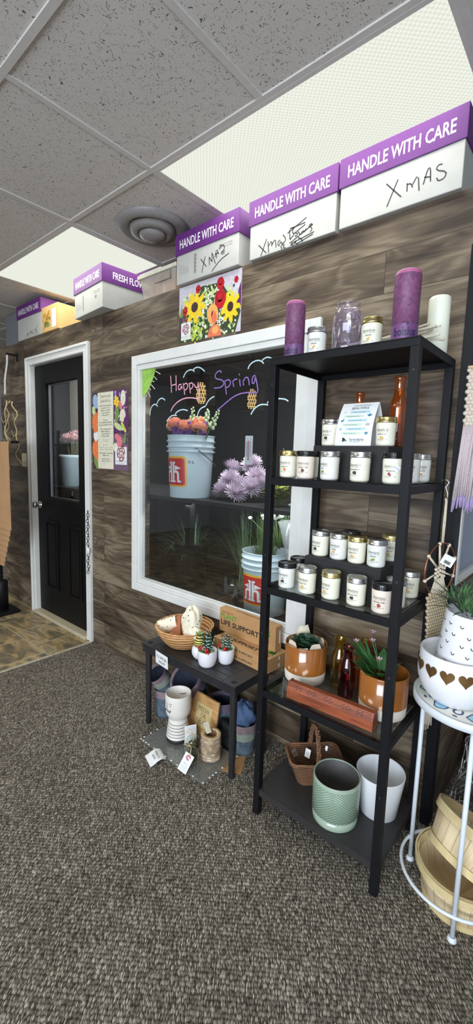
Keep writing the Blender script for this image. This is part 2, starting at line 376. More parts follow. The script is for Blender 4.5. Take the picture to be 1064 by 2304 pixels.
PAPER = plain('white_paper', rgb(226,226,226), 0.7, var=0.03, scale=20)
CREAM = plain('cream_soy_wax', rgb(228,226,206), 0.45, coat=0.8, var=0.03, scale=30, sss=0.0)
PINKWAX = plain('blush_soy_wax', rgb(226,212,196), 0.45, coat=0.8, var=0.03, scale=30)
GREYWAX = plain('white_soy_wax', rgb(222,222,214), 0.45, coat=0.8, var=0.03, scale=30)
CLEAR = glass('clear_glass', (0.97,0.98,0.98), 1.0)
# ---------------------------------------------------------------- room shell
WY = 0.4246                       # face of the plank wall
WT = 2.318                        # its top
CZ = 2.63                         # ceiling
def holed_wall(mb, x0,x1,z0,z1,y0,y1, holes, mi=0):
    xs=sorted({x0,x1,*[h[0] for h in holes],*[h[1] for h in holes]}); zs=sorted({z0,z1,*[h[2] for h in holes],*[h[3] for h in holes]})
    inh=lambda a,b: any(h[0]<=a<h[1] and h[2]<=b<h[3] for h in holes)
    nx,nz=len(xs)-1,len(zs)-1; sol=[[not inh((xs[i]+xs[i+1])/2,(zs[j]+zs[j+1])/2) for j in range(nz)] for i in range(nx)]
    for i in range(nx):
        for j in range(nz):
            if not sol[i][j]: continue
            a,b,c,d=xs[i],xs[i+1],zs[j],zs[j+1]
            mb.add([(a,y0,c),(b,y0,c),(b,y0,d),(a,y0,d)],[(0,1,2,3)],mi); mb.add([(a,y1,c),(b,y1,c),(b,y1,d),(a,y1,d)],[(3,2,1,0)],mi)
            for (di,dj,q) in ((-1,0,[(a,y0,c),(a,y0,d),(a,y1,d),(a,y1,c)]),(1,0,[(b,y0,c),(b,y1,c),(b,y1,d),(b,y0,d)]),(0,-1,[(a,y0,c),(a,y1,c),(b,y1,c),(b,y0,c)]),(0,1,[(a,y0,d),(b,y0,d),(b,y1,d),(a,y1,d)])):
                ii,jj=i+di,j+dj
                if not (0<=ii<nx and 0<=jj<nz and sol[ii][jj]): mb.add(q,[(0,1,2,3)],mi)
    return mb
struct(MB().box(-1.86,3.4,-4.2,3.0,-0.06,0.0).build('floor', mat_carpet()))
struct(MB().box(-5.2,-1.872,-4.2,3.0,-0.06,0.0).build('floor_tiles', mat_slate()))
struct(MB().box(-1.878,-1.856,-4.2,WY-0.02,-0.05,0.004).build('trim_1', plain('pale_edge_strip', rgb(176,168,150),0.4), bevel=0.002))
struct(holed_wall(MB(),-3.395,0.52,0.0,WT,WY,WY+0.10,[(-2.79,-1.90,0.0,2.125),(-1.33,-0.09,0.555,1.965)]).build('wall_back', WOOD))
struct(MB().box(0.515,0.549,WY-0.02,WY+0.03,0,2.13).build('trim_2', BLACK_METAL, bevel=0.001))
ret = MB(); ret.box(0.52,0.545,WY+0.03,0.92,0,0.93); ret.box(0.52,0.545,WY+0.03,0.475,0.93,WT); ret.box(0.52,0.545,0.475,0.92,2.12,WT)
struct(ret.build('wall_return', WOOD_Y))
ceil = MB().box(-5.2,3.4,-4.2,3.0,CZ,CZ+0.03)
ceiling = struct(ceil.build('ceiling', mat_ceiling()))
TBAR = plain('grey_white_tbar', rgb(200,196,191), 0.5, var=0.03)
XL = [-4.9,-4.3,-3.7,-3.1,-2.49,-1.386,-0.70,-0.10,0.51,1.12,1.73,2.34,2.95]; YL=[-4.05,-3.44,-2.82,-2.21,-1.6,-0.99,-0.58,0.03,0.66,1.27,1.88,2.49]
tb = MB()
LITE = [(-0.70,0.51,0.03,0.66),(-2.49,-1.386,0.03,0.71),(0.51,1.72,-1.6,-0.99),(-1.93,-0.71,-2.21,-1.6),(-4.3,-3.1,-1.6,-0.99)]   # fittings that interrupt the grid
def runs(lo,hi,holes):
    o=[]; a=lo
    for h0,h1 in sorted(holes):
        if h0>a: o.append((a,h0))
        a=max(a,h1)
    if a<hi: o.append((a,hi))
    return o
for x in XL:
    for a,b in runs(-4.2,3.0,[(l[2],l[3]) for l in LITE if l[0]+0.05<x<l[1]-0.05]): tb.box(x-0.012,x+0.012,a,b,CZ-0.006,CZ+0.004)
for y in YL:
    for a,b in runs(-5.2,3.4,[(l[0],l[1]) for l in LITE if l[2]+0.06<y<l[3]-0.06]): tb.box(a,b,y-0.012,y+0.012,CZ-0.0065,CZ+0.004)
tb.build('tbar_grid', TBAR, ceiling)
struct(MB().box(-5.3,-5.2,-4.2,3.0,0,CZ).build('wall_left', GREY_WALL))
struct(MB().box(3.4,3.5,-4.2,3.0,0,CZ).build('wall_right', GREY_WALL))
struct(holed_wall(MB(),-5.2,3.4,0,CZ,-4.3,-4.2,[(-0.2,2.8,0.5,2.45)]).build('wall_front', GREY_WALL))
wf = MB()
for a,b,c,d in ((-0.26,2.86,2.45,2.53),(-0.26,2.86,0.42,0.5),(-0.26,-0.2,0.42,2.53),(2.8,2.86,0.42,2.53),(1.27,1.33,0.5,2.45)): wf.box(a,b,-4.32,-4.17,c,d)
struct(wf.build('window_3', WHITE_PAINT))
struct(MB().box(-5.2,3.4,2.6,2.7,0,CZ).build('wall_rear', GREY_WALL))
# cold room behind the plank wall
struct(MB().box(-3.395,-3.36,WY+0.10,2.0,0,WT-0.02).box(0.49,0.518,0.93,2.0,0,WT-0.02).box(-3.36,0.49,1.95,2.0,0,WT-0.02).build('wall_cooler', DARK_WALL))
struct(MB().box(-3.395,0.518,WY+0.102,2.0,WT-0.02,WT).build('ceiling_cooler', DARK_WALL))
# grey post above the far end of the wall
struct(MB().box(-3.42,-3.18,0.50,0.62,WT,CZ-0.007).box(-3.9,-3.75,0.7,0.85,0,CZ-0.007).build('trim_3', plain('grey_post_paint', rgb(128,132,138), 0.6)))
# ---- door
dr = struct(bpy.data.objects.new('door_1',None)); COL.objects.link(dr); dr.location=(-2.345,0.45,0)
cs = MB()
def casing(mb, x0,x1,z1,w,y):   # three stepped bands
    for (o,i,yy) in ((0,w*0.30,y-0.006),(w*0.30,w*0.72,y+0.004),(w*0.72,w,y-0.002)):
        mb.box(x0+o,x0+i,yy,WY+0.001,0,z1-o); mb.box(x1-i,x1-o,yy,WY+0.001,0,z1-o); mb.box(x0+i,x1-i,yy,WY+0.001,z1-i,z1-o)
casing(cs,-2.835,-1.862,2.166,0.064,0.407)
cs.box(-2.79,-2.765,WY-0.012,WY+0.10,0,2.125); cs.box(-1.925,-1.90,WY-0.012,WY+0.10,0,2.125); cs.box(-2.765,-1.925,WY-0.012,WY+0.10,2.10,2.125)
MBl = cs.build('casing', WHITE_PAINT, dr, (2.345,-0.45,0), bevel=0.003)
sl = MB(); X0,X1=-2.763,-1.927
for b in ((X0,-2.57,0.03,2.097),(-2.04,X1,0.03,2.097),(-2.57,-2.04,1.955,2.097),(-2.57,-2.04,0.03,1.02)): sl.box(b[0],b[1],0.45,0.492,b[2],b[3])
for px0,px1 in ((-2.62,-2.42),(-2.25,-2.05)):     # raised panels with moulded edges
    sl.box(px0,px1,0.440,0.4505,0.25,0.27); sl.box(px0,px1,0.440,0.4505,0.82,0.84); sl.box(px0,px0+0.02,0.440,0.4505,0.27,0.82); sl.box(px1-0.02,px1,0.440,0.4505,0.27,0.82); sl.box(px0+0.04,px1-0.04,0.443,0.4505,0.29,0.80)
sl.build('slab', BLACK_PAINT, dr, (2.345,-0.45,0), bevel=0.003)
lf = MB()
for b in ((-2.62,-2.555,0.985,1.99),(-2.055,-1.99,0.985,1.99),(-2.555,-2.055,1.94,1.99),(-2.555,-2.055,0.985,1.03)): lf.box(b[0],b[1],0.432,0.4498,b[2],b[3])
lfo = lf.build('glass_frame', BLACK_PAINT, dr, (2.345,-0.45,0), bevel=0.005)
sp_ = MB()
for b in ((-2.568,-2.553,1.022,1.952),(-2.057,-2.042,1.022,1.952),(-2.553,-2.057,1.937,1.952),(-2.553,-2.057,1.022,1.037)): sp_.box(b[0],b[1],0.462,0.482,b[2],b[3])
sp_.build('spacer', STEEL, lfo)
MB().box(-2.557,-2.053,0.468,0.474,1.033,1.941).build('glass_pane', CLEAR, dr, (2.345,-0.45,0))
kb = MB(); kM=T(-2.715,0.45,0.955)@Matrix.Rotation(PI/2,4,'X')
kb.lathe([(0.0,0.0),(0.031,0.0),(0.031,0.006),(0.012,0.010),(0.011,0.032),(0.022,0.038),(0.028,0.050),(0.026,0.062),(0.014,0.068),(0,0.069)],24,0,kM)
kb.build('knob', STEEL, dr, (2.345,-0.45,0))
MB().box(-2.765,-1.925,0.385,0.50,0,0.028).build('threshold', plain('beige_threshold', rgb(190,178,150),0.5), dr, (2.345,-0.45,0), bevel=0.006)
# ---- window of the cold room
w1 = struct(bpy.data.objects.new('window_1',None)); COL.objects.link(w1); w1.location=(-0.704,WY,0.527)
def pframe(mb,x0,x1,z0,z1,l,r,t,b,y0,y1):
    mb.box(x0,x0+l,y0,y1,z0,z1); mb.box(x1-r,x1,y0,y1,z0,z1); mb.box(x0+l,x1-r,y0,y1,z1-t,z1); mb.box(x0+l,x1-r,y0,y1,z0,z0+b)
fo=(0.704,-WY,-0.527)
a=MB(); pframe(a,-1.364,-0.044,0.527,2.0,0.048,0.052,0.055,0.050,0.405,WY+0.002); a.build('outer_frame', WHITE_PAINT, w1, fo, bevel=0.003)
a=MB(); pframe(a,-1.315,-0.097,0.578,1.944,0.022,0.060,0.030,0.030,0.412,0.46); a.build('sash_frame', WHITE_PAINT, w1, fo, bevel=0.003)
MB().box(-1.294,-0.155,0.436,0.442,0.606,1.916).build('glass_pane', glass('cooler_glass',(0.86,0.88,0.89),1.6), w1, fo)
# drawings in paint marker on the pane
PINK = [[(-1.03,1.858),(-1.025,1.809),(-1.022,1.763)],[(-1.027,1.801),(-0.983,1.808)],[(-0.985,1.856),(-0.982,1.814),(-0.981,1.77)],[(-0.938,1.802),(-0.954,1.803),(-0.965,1.792),(-0.96,1.775),(-0.946,1.774),(-0.936,1.798),(-0.931,1.777)],[(-0.923,1.807),(-0.915,1.775),(-0.91,1.744)],[(-0.921,1.796),(-0.904,1.806),(-0.889,1.802),(-0.885,1.785),(-0.897,1.77),(-0.916,1.769)],[(-0.875,1.805),(-0.868,1.772),(-0.863,1.749)],[(-0.873,1.796),(-0.859,1.805),(-0.845,1.8),(-0.844,1.782),(-0.858,1.771),(-0.868,1.771)],[(-0.835,1.797),(-0.828,1.781),(-0.813,1.773),(-0.799,1.782)],[(-0.805,1.803),(-0.794,1.758),(-0.788,1.708),(-0.806,1.715),(-0.854,1.724),(-0.909,1.725),(-0.959,1.712),(-0.997,1.691),(-1.018,1.671),(-1.026,1.656)]]
WHITE = [[(-1.218,1.642),(-1.215,1.67),(-1.202,1.694),(-1.181,1.706),(-1.159,1.703),(-1.144,1.691)],[(-1.154,1.706),(-1.139,1.727),(-1.118,1.737),(-1.097,1.736),(-1.078,1.723)],[(-0.923,1.837),(-0.908,1.86),(-0.887,1.872),(-0.863,1.875),(-0.845,1.87),(-0.833,1.862)],[(-0.844,1.873),(-0.828,1.881),(-0.805,1.882),(-0.781,1.874),(-0.755,1.855)],[(-1.061,1.602),(-1.038,1.623),(-1.009,1.635),(-0.974,1.632)],[(-0.989,1.638),(-0.973,1.652),(-0.945,1.661),(-0.913,1.663),(-0.882,1.654)],[(-0.806,1.619),(-0.798,1.642),(-0.781,1.662),(-0.744,1.672)],[(-0.741,1.675),(-0.725,1.698),(-0.703,1.712),(-0.68,1.719)],[(-0.456,1.835),(-0.448,1.852),(-0.427,1.865),(-0.4,1.87),(-0.377,1.865),(-0.359,1.85)],[(-0.371,1.865),(-0.357,1.874),(-0.337,1.878),(-0.315,1.869),(-0.299,1.862)],[(-0.428,1.615),(-0.413,1.638),(-0.385,1.656),(-0.358,1.661),(-0.324,1.656)],[(-0.331,1.664),(-0.323,1.672),(-0.301,1.681),(-0.271,1.682),(-0.241,1.679),(-0.224,1.675),(-0.21,1.666)]]
PURP = [[(-0.632,1.835),(-0.64,1.846),(-0.659,1.845),(-0.674,1.833),(-0.678,1.818),(-0.665,1.806),(-0.633,1.801),(-0.613,1.788),(-0.616,1.771),(-0.642,1.76),(-0.683,1.762)],[(-0.609,1.795),(-0.601,1.759),(-0.594,1.723)],[(-0.608,1.787),(-0.591,1.797),(-0.573,1.793),(-0.567,1.778),(-0.577,1.762),(-0.599,1.756)],[(-0.555,1.788),(-0.55,1.773),(-0.544,1.757)],[(-0.553,1.781),(-0.543,1.793),(-0.523,1.794)],[(-0.508,1.791),(-0.505,1.773),(-0.501,1.756)],[(-0.511,1.819),(-0.51,1.81)],[(-0.486,1.784),(-0.48,1.758)],[(-0.484,1.775),(-0.474,1.795),(-0.46,1.797),(-0.45,1.788),(-0.444,1.757)],[(-0.408,1.796),(-0.415,1.802),(-0.424,1.794),(-0.429,1.777),(-0.424,1.762),(-0.413,1.765),(-0.408,1.793)],[(-0.409,1.8),(-0.397,1.763),(-0.386,1.716),(-0.416,1.721),(-0.454,1.723),(-0.503,1.721),(-0.547,1.708),(-0.592,1.684),(-0.628,1.662),(-0.657,1.647)]]
RAYS = [[(-1.166,1.898),(-1.123,1.877)],[(-1.181,1.869),(-1.154,1.847)],[(-1.194,1.843),(-1.178,1.837)],[(-1.21,1.825),(-1.171,1.794)],[(-1.225,1.802),(-1.211,1.793)],[(-1.24,1.784),(-1.214,1.749)],[(-1.257,1.771),(-1.25,1.756)],[(-1.282,1.754),(-1.275,1.722)]]
SUNP = [(-1.292,1.914),(-1.166,1.914),(-1.175,1.885),(-1.189,1.858),(-1.203,1.835),(-1.217,1.816),(-1.236,1.795),(-1.257,1.775),(-1.292,1.757)]
mp=front(0.4352)
pk=plain('pink_marker',rgb(232,168,190),0.6); pw=plain('pale_blue_marker',rgb(196,222,228),0.6); pp=plain('violet_marker',rgb(140,108,178),0.6); pg=plain('lime_window_paint',rgb(150,196,84),0.6,var=0.2); pl=plain('pale_ray_marker',rgb(214,224,200),0.6)
for nm,ss,mt_,wd in (('pink_lettering',PINK,pk,0.0062),('cloud_drawing',WHITE,pw,0.0062),('violet_lettering',PURP,pp,0.0062),('sun_rays',RAYS,pl,0.005)):
    q=MB()
    for st in ss: q.stroke(st,mp,wd)
    q.build(nm,mt_,w1,fo)
MB().flat(SUNP,mp).build('sun_drawing',pg,w1,fo)
# side window in the return wall
w2 = struct(bpy.data.objects.new('window_2',None)); COL.objects.link(w2); w2.location=(0.54,0.70,0.93)
g2=(-0.54,-0.70,-0.93)
a=MB()
for b in ((0.478,0.508,0.95,2.10),(0.90,0.92,0.95,2.10),(0.508,0.90,2.08,2.10),(0.508,0.90,0.95,0.98)): a.box(0.53,0.549,b[0],b[1],b[2],b[3])
a.build('frame',WHITE_PAINT,w2,g2,bevel=0.002)
MB().box(0.525,0.533,0.50,0.91,0.97,2.09).build('pane',plain('daylight_blue_pane',rgb(124,136,158),0.25,var=0.1,scale=3),w2,g2)  # opaque pane, the reflected daylight is put into its blue-grey colour
# ---- ceiling lights
DIFF = emit('fluorescent_diffuser',(0.97,1.0,0.88,1),1.02)
def troffer(x0,x1,y0,y1,label):
    t=thing('ceiling_light',label,'ceiling light',((x0+x1)/2,(y0+y1)/2,CZ-0.001),group=None)
    w,h=(x1-x0)/2,(y1-y0)/2; f=MB(); pframe(f,-w,w,-h,h,0.02,0.02,0.02,0.02,0,0.008)
    fr=MB()
    for b in ((-w,w,-h,-h+0.016),(-w,w,h-0.016,h),(-w,-w+0.016,-h+0.016,h-0.016),(w-0.016,w,-h+0.016,h-0.016)): fr.box(b[0],b[1],b[2],b[3],-0.006,0.0)
    fr.build('frame',TBAR,t)
    MB().box(-w+0.016,w-0.016,-h+0.016,h-0.016,-0.003,0.0).build('diffuser',DIFF,t)
    l=area('fluorescent_tubes',(0,0,-0.008),(0,0,-1),2*w-0.06,2*h-0.06,PANEL*PI*(2*w)*(2*h),(1.0,1.0,0.91)); l.parent=t; l.rotation_euler=(0,0,0)
    return t
troffer(-0.69,0.50,0.04,0.65,'long fluorescent ceiling panel above the row of purple-lidded cartons')
troffer(-2.48,-1.40,0.04,0.70,'fluorescent ceiling panel above the carton marked FRESH, left of the round vent')
troffer(0.52,1.71,-1.59,-1.0,'fluorescent ceiling panel over the shop floor nearest the shop window')
troffer(-1.92,-0.72,-2.20,-1.61,'fluorescent ceiling panel over the carpet in the middle of the shop')
troffer(-4.2,-3.12,-1.59,-1.0,'fluorescent ceiling panel over the slate tiles by the door')
vt=thing('ceiling_vent','round grey metal ceiling air diffuser with concentric rings','vent',(-1.075,0.335,CZ))
VM=plain('vent_grey_metal',rgb(134,131,129),0.45,var=0.06)
MB().lathe([(0.196,-0.001),(0.192,-0.016),(0.156,-0.030),(0.119,-0.008)],40).build('outer_ring',VM,vt)
MB().lathe([(0.124,-0.014),(0.116,-0.035),(0.084,-0.046),(0.068,-0.027)],40).build('middle_ring',VM,vt)
MB().lathe([(0.073,-0.030),(0.068,-0.051),(0.046,-0.062),(0.016,-0.068),(0.0,-0.068)],32).build('centre_cone',VM,vt)
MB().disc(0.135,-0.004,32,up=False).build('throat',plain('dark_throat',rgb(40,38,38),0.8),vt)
# pendants that the pane mirrors
SHADE=plain('pierced_dark_shade',rgb(70,58,44),0.5); BULB=emit('warm_bulb',(1.0,0.66,0.26,1),14.0)
for k,(x,y,lab) in enumerate(((-2.22,-0.98,'pendant lamp with dark drum shade and warm bulb, nearer the plank wall'),(-2.03,-1.55,'pendant lamp with dark drum shade and warm bulb, farther from the plank wall'))):
    p=thing('pendant_lamp',lab,'lamp',(x,y,1.90),group=None)
    MB().tube([(0,0,0.34),(0,0,CZ-1.90)],0.004,6).build('cord',INK,p)
    sh=MB(); n=40
    for j in range(8):
        z0,z1=0.0+j*0.035,0.031+j*0.035
        for i in range(n):
            a0=2*PI*(i+0.5*(j%2))/n; a1=a0+2*PI/n*0.72; r=0.145
            sh.add([(r*math.cos(a0),r*math.sin(a0),z0),(r*math.cos(a1),r*math.sin(a1),z0),(r*math.cos(a1),r*math.sin(a1),z1),(r*math.cos(a0),r*math.sin(a0),z1)],[(0,1,2,3)])
    for z in (0.0,0.28): sh.tube([(0.146*math.cos(2*PI*i/24),0.146*math.sin(2*PI*i/24),z) for i in range(24)],0.004,6,closed=True)
    for i in range(3): sh.tube([(0,0,0.30),(0.145*math.cos(2*PI*i/3),0.145*math.sin(2*PI*i/3),0.28)],0.003,5)
    sh.build('shade',SHADE,p); MB().lathe([(0.016,0.22),(0.016,0.30),(0.02,0.30),(0.02,0.34),(0,0.34)],16).build('socket',INK,p)
    MB().lathe([(0,0.02),(0.036,0.03),(0.046,0.07),(0.048,0.16),(0.036,0.21),(0.016,0.23),(0,0.23)],20).build('bulb',BULB,p)
# light switch, chain on the casing, wood screw
sw=thing('light_switch','cream light switch plate on the plank wall beside the black door','light switch',(-2.935,WY,1.325))
MB().box(-0.045,0.045,-0.006,0,-0.058,0.058).build('plate',plain('cream_plastic',rgb(222,214,180),0.4),sw,bevel=0.002)
for s in (-0.02,0.02): MB().box(s-0.007,s+0.007,-0.012,-0.006,-0.014,0.014).build('toggle',plain('cream_toggle',rgb(232,226,198),0.4),sw)
chn=MB(); 
for i in range(22):
    z=0.98-i*0.021; x=-1.872+0.004*math.sin(i*1.7)
    M_=T(x,0.394,z)@Matrix.Rotation(0.9 if i%2 else -0.7,4,'Z')@Matrix.Rotation(PI/2,4,'X')
    chn.tube([(0.009*math.cos(t*PI/5),0.014*math.sin(t*PI/5),0) for t in range(10)],0.0026,6,closed=True,M=M_)
chn.ball((-1.862,0.388,0.70),0.019,1,12,8,sc=(1,0.5,1.4))
tag(chn.build('chain',[plain('dark_chain_steel',rgb(92,94,104),0.4,0.6),PAPER]),'dark metal chain with a white tab hanging down the door casing','chain')
# ---------------------------------------------------------------- cartons on top of the wall
CARD=plain('white_carton_board',rgb(178,177,172),0.75,var=0.04,scale=15); PURPLE=plain('purple_carton_print',rgb(94,44,112),0.5,var=0.05,scale=12,spec=0.25); WHITE_INK=plain('white_print',rgb(226,222,226),0.6,var=0.03)
TAN=plain('tan_carton_board',rgb(206,168,108),0.7,var=0.06,scale=18); KRAFT=plain('kraft_board',rgb(176,134,88),0.75,var=0.06,scale=22)
HW={1:[[(-0.762,2.407),(-0.72,2.361)],[(-0.73,2.411),(-0.74,2.383),(-0.752,2.339)],[(-0.702,2.402),(-0.699,2.363)],[(-0.7,2.399),(-0.682,2.376)],[(-0.683,2.418),(-0.68,2.373)],[(-0.679,2.411),(-0.657,2.359)],[(-0.66,2.389),(-0.652,2.429),(-0.636,2.398)],[(-0.648,2.381),(-0.651,2.404)],[(-0.662,2.404),(-0.636,2.405)],[(-0.621,2.441),(-0.633,2.418)],[(-0.626,2.43),(-0.608,2.434),(-0.596,2.422),(-0.604,2.406),(-0.621,2.396)],[(-0.682,2.328),(-0.628,2.368),(-0.567,2.385)]],
2:[[(-0.389,2.373),(-0.343,2.327)],[(-0.344,2.387),(-0.375,2.322)],[(-0.336,2.375),(-0.33,2.325)],[(-0.333,2.354),(-0.314,2.374),(-0.314,2.349)],[(-0.313,2.354),(-0.295,2.376),(-0.29,2.337)],[(-0.268,2.362),(-0.278,2.359),(-0.281,2.346),(-0.272,2.337),(-0.266,2.358),(-0.256,2.341)],[(-0.255,2.379),(-0.241,2.364),(-0.239,2.35),(-0.258,2.342)],[(-0.221,2.389),(-0.216,2.348)],[(-0.218,2.392),(-0.198,2.395),(-0.207,2.376),(-0.194,2.365),(-0.216,2.349)],[(-0.189,2.366),(-0.176,2.364),(-0.185,2.351),(-0.192,2.359)],[(-0.176,2.37),(-0.162,2.35),(-0.153,2.368),(-0.142,2.357),(-0.136,2.371)],[(-0.12,2.369),(-0.124,2.378),(-0.105,2.383),(-0.117,2.373),(-0.105,2.359),(-0.116,2.35)],[(-0.264,2.335),(-0.258,2.321)],[(-0.261,2.337),(-0.243,2.338),(-0.253,2.325),(-0.237,2.321)],[(-0.213,2.323),(-0.201,2.334),(-0.207,2.321),(-0.197,2.323)],[(-0.196,2.322),(-0.184,2.338),(-0.187,2.322),(-0.173,2.322)],[(-0.175,2.346),(-0.154,2.332),(-0.151,2.321)],[(-0.231,2.378),(-0.136,2.414)],[(-0.218,2.393),(-0.141,2.396)],[(-0.2,2.366),(-0.141,2.388)],[(-0.218,2.334),(-0.103,2.377)],[(-0.208,2.331),(-0.096,2.346)],[(-0.18,2.322),(-0.102,2.338)]],
3:[[(0.205,2.422),(0.264,2.358)],[(0.248,2.422),(0.212,2.341)],[(0.283,2.397),(0.284,2.369)],[(0.283,2.392),(0.296,2.392),(0.303,2.376)],[(0.302,2.385),(0.32,2.414),(0.327,2.357)],[(0.34,2.372),(0.352,2.419),(0.361,2.42),(0.364,2.374)],[(0.342,2.395),(0.363,2.389)],[(0.4,2.416),(0.385,2.418),(0.38,2.403),(0.416,2.387),(0.411,2.368),(0.39,2.365),(0.384,2.378)]],
5:[[(-2.79,2.354),(-2.801,2.322)],[(-2.79,2.354),(-2.763,2.358),(-2.783,2.34)],[(-2.751,2.365),(-2.746,2.327)],[(-2.736,2.352),(-2.72,2.373),(-2.715,2.336)],[(-2.705,2.367),(-2.695,2.339),(-2.672,2.349),(-2.675,2.372)],[(-2.652,2.378),(-2.596,2.33)],[(-2.607,2.393),(-2.648,2.322)]]}
def carton(x0,x1,y0,h,label,hw=None,rz=0.0,side=False,printed=False,dep=0.38,zb=WT+0.001):
    t=thing('lidded_carton',label,'box',(x0,y0,zb),rz,'purple-lidded cartons along the top of the wall')
    w=x1-x0; b=MB().box(0.006,w-0.006,0.006,dep-0.006,0,h-0.004)
    bo=b.build('carton_body',CARD,t,bevel=0.003)
    l=MB(); hl=0.108; l.box(0,w,0,0.004,h-hl,h); l.box(0,w,dep-0.004,dep,h-hl,h); l.box(0,0.004,0.004,dep-0.004,h-hl,h); l.box(w-0.004,w,0.004,dep-0.004,h-hl,h); l.box(0.004,w-0.004,0.004,dep-0.004,h-0.004,h)
    lo=l.build('lid',PURPLE,t,bevel=0.002)
    q=MB().text('HANDLE WITH CARE',front(-0.0006),0.062,0,w*0.5,h-hl/2-0.002,bold=0.014,width=w*0.84)
    q.build('lid_lettering',WHITE_INK,lo)
    if side:
        MB().text('FRESH FLOWERS',lambda a,b:(w+0.0006,a,b),0.058,0,dep*0.55,h-hl/2-0.004,bold=0.014,width=dep*0.72).build('side_lettering',WHITE_INK,lo)
    if hw:
        q=MB()
        for st in HW[hw]: q.stroke([(a-x0,b-zb) for a,b in st],front(0.0052),0.0042)
        q.build('handwriting',INK,bo)
    if printed:
        q=MB(); mp=front(0.0054)
        for i in range(16): q.flat([(0.125*w/.4,0.03+i*0.0062),(0.14*w/.4,0.03+i*0.0062),(0.14*w/.4,0.0325+i*0.0062+0.001*(i%3)),(0.125*w/.4,0.0325+i*0.0062+0.001*(i%3))],mp)
        q.build('barcode',GREY_INK,bo); q=MB()
        for i in range(5): q.flat([(0.03+0.016*i,0.045),(0.032+0.016*i,0.045),(0.032+0.016*i,0.10-0.006*i),(0.03+0.016*i,0.10-0.006*i)],mp)
        q.build('ruled_lines',GREY_INK,bo); q=MB()
        q.text('Masstown Valley',mp,0.010,0,w*0.80,0.118,width=w*0.2); q.text('Fresh Flower Shop',mp,0.010,0,w*0.80,0.106,width=w*0.2)
        q.build('address_print',GREY_INK,bo); q=MB()
        for i in range(6):
            for j in range(5):
                if (i*3+j*5)%4: q.flat([(w*0.74+i*0.004,0.07+j*0.004),(w*0.74+i*0.004+0.0036,0.07+j*0.004),(w*0.74+i*0.004+0.0036,0.0736+j*0.004),(w*0.74+i*0.004,0.0736+j*0.004)],mp)
        q.build('stamp_print',GREY_INK,bo)
    return t
carton(-0.953,-0.502,0.392,0.252,'purple-lidded white carton marked XMAS, resting just above the sunflower poster',1,printed=True)
carton(-0.448,0.006,0.397,0.253,'purple-lidded white carton with crossed-out Xmas Bows and Balls scrawl',2)
carton(0.012,0.474,0.397,0.256,'purple-lidded white carton marked XMAS at the end of the row, nearest the macrame hanging',3)
carton(-1.985,-1.575,0.375,0.262,'purple-lidded white carton with FRESH on its side, jutting out over the wall edge',None,rz=-0.09,side=True,printed=True,dep=0.40)
carton(-2.965,-2.535,0.405,0.275,'purple-lidded white carton marked with loose letters, farthest down the wall by the grey post',5)
t=thing('tan_carton','tan carton with a leafy fruit print, between two purple-lidded cartons above the door','box',(-2.53,0.41,WT+0.001))
bo=MB().box(0,0.255,0,0.34,0,0.185).build('carton_body',TAN,t,bevel=0.003)
q=MB(); mp=front(-0.0006); LEAF=plain('green_print',rgb(112,132,60),0.7,var=0.1); OCH=plain('ochre_print',rgb(186,140,58),0.7,var=0.1)
for i,(a,b,r,m) in enumerate(((0.05,0.12,0.03,1),(0.09,0.09,0.034,1),(0.06,0.055,0.025,0),(0.10,0.05,0.028,0),(0.12,0.13,0.022,1),(0.13,0.09,0.016,0))): q.blob(a,b,r,r*0.7,mp,m,rot=i)
for st in ([(0.03,0.02),(0.07,0.08),(0.12,0.15)],[(0.05,0.05),(0.02,0.10)],[(0.08,0.09),(0.14,0.10)]): q.stroke(st,front(-0.0008),0.004,2)
q.build('fruit_print',[LEAF,OCH,INK],bo); MB().box(0.165,0.225,-0.001,0,0.02,0.15).build('shipping_label',PAPER,bo)
MB().box(0.0,0.255,0.165,0.175,0.185,0.1856).build('tape',plain('packing_tape',rgb(190,150,92),0.3),bo)
# plastic tub of pink ornaments
t=thing('plastic_tub','clear plastic tub with a cream rim holding pink packets, between two purple-lidded cartons','tub',(-1.135,0.60,WT+0.001))
TUB=glass('cloudy_plastic',(0.86,0.82,0.76),0.6,0.1,0.5,(0.66,0.6,0.5))
def taper(mb,w0,w1,d0,d1,h,mi=0):
    v=[(-w0,-d0,0),(w0,-d0,0),(w0,d0,0),(-w0,d0,0),(-w1,-d1,h),(w1,-d1,h),(w1,d1,h),(-w1,d1,h)]
    mb.add(v,[(0,1,5,4),(1,2,6,5),(2,3,7,6),(3,0,4,7),(3,2,1,0)],mi); return mb
taper(MB(),0.140,0.162,0.165,0.185,0.125).build('tub_body',TUB,t)
rm=MB()
for b in ((-0.172,0.172,-0.195,-0.182),(-0.172,0.172,0.182,0.195),(-0.172,-0.160,-0.182,0.182),(0.160,0.172,-0.182,0.182)): rm.box(b[0],b[1],b[2],b[3],0.110,0.132)
rm.build('rim',plain('cream_rim_plastic',rgb(206,200,184),0.5),t,bevel=0.003)
pkm=[plain('pink_packet',rgb(206,116,126),0.5,var=0.2),plain('salmon_packet',rgb(226,140,110),0.5,var=0.15),PAPER,plain('mauve_packet',rgb(150,96,106),0.5,var=0.2)]
for i in range(9):
    o=MB().box(-0.013,0.013,-0.05,0.05,0,0.07+0.012*(i%3),0).build('ornament_packet',pkm[(0,3,0,0,2,1,1,1,1)[i]],None,(-1.135-0.115+i*0.0285,0.52,WT+0.003),(0,0.0,0))
    tag(o,('pink packet','mauve packet','deep pink packet','rosy packet','white packet','salmon packet','orange-pink packet','coral packet','peach packet')[i]+' standing in the clear plastic tub, '+('first','second','third','fourth','fifth','sixth','seventh','eighth','ninth')[i]+' from the FRESH carton','packet','packets in the plastic tub')
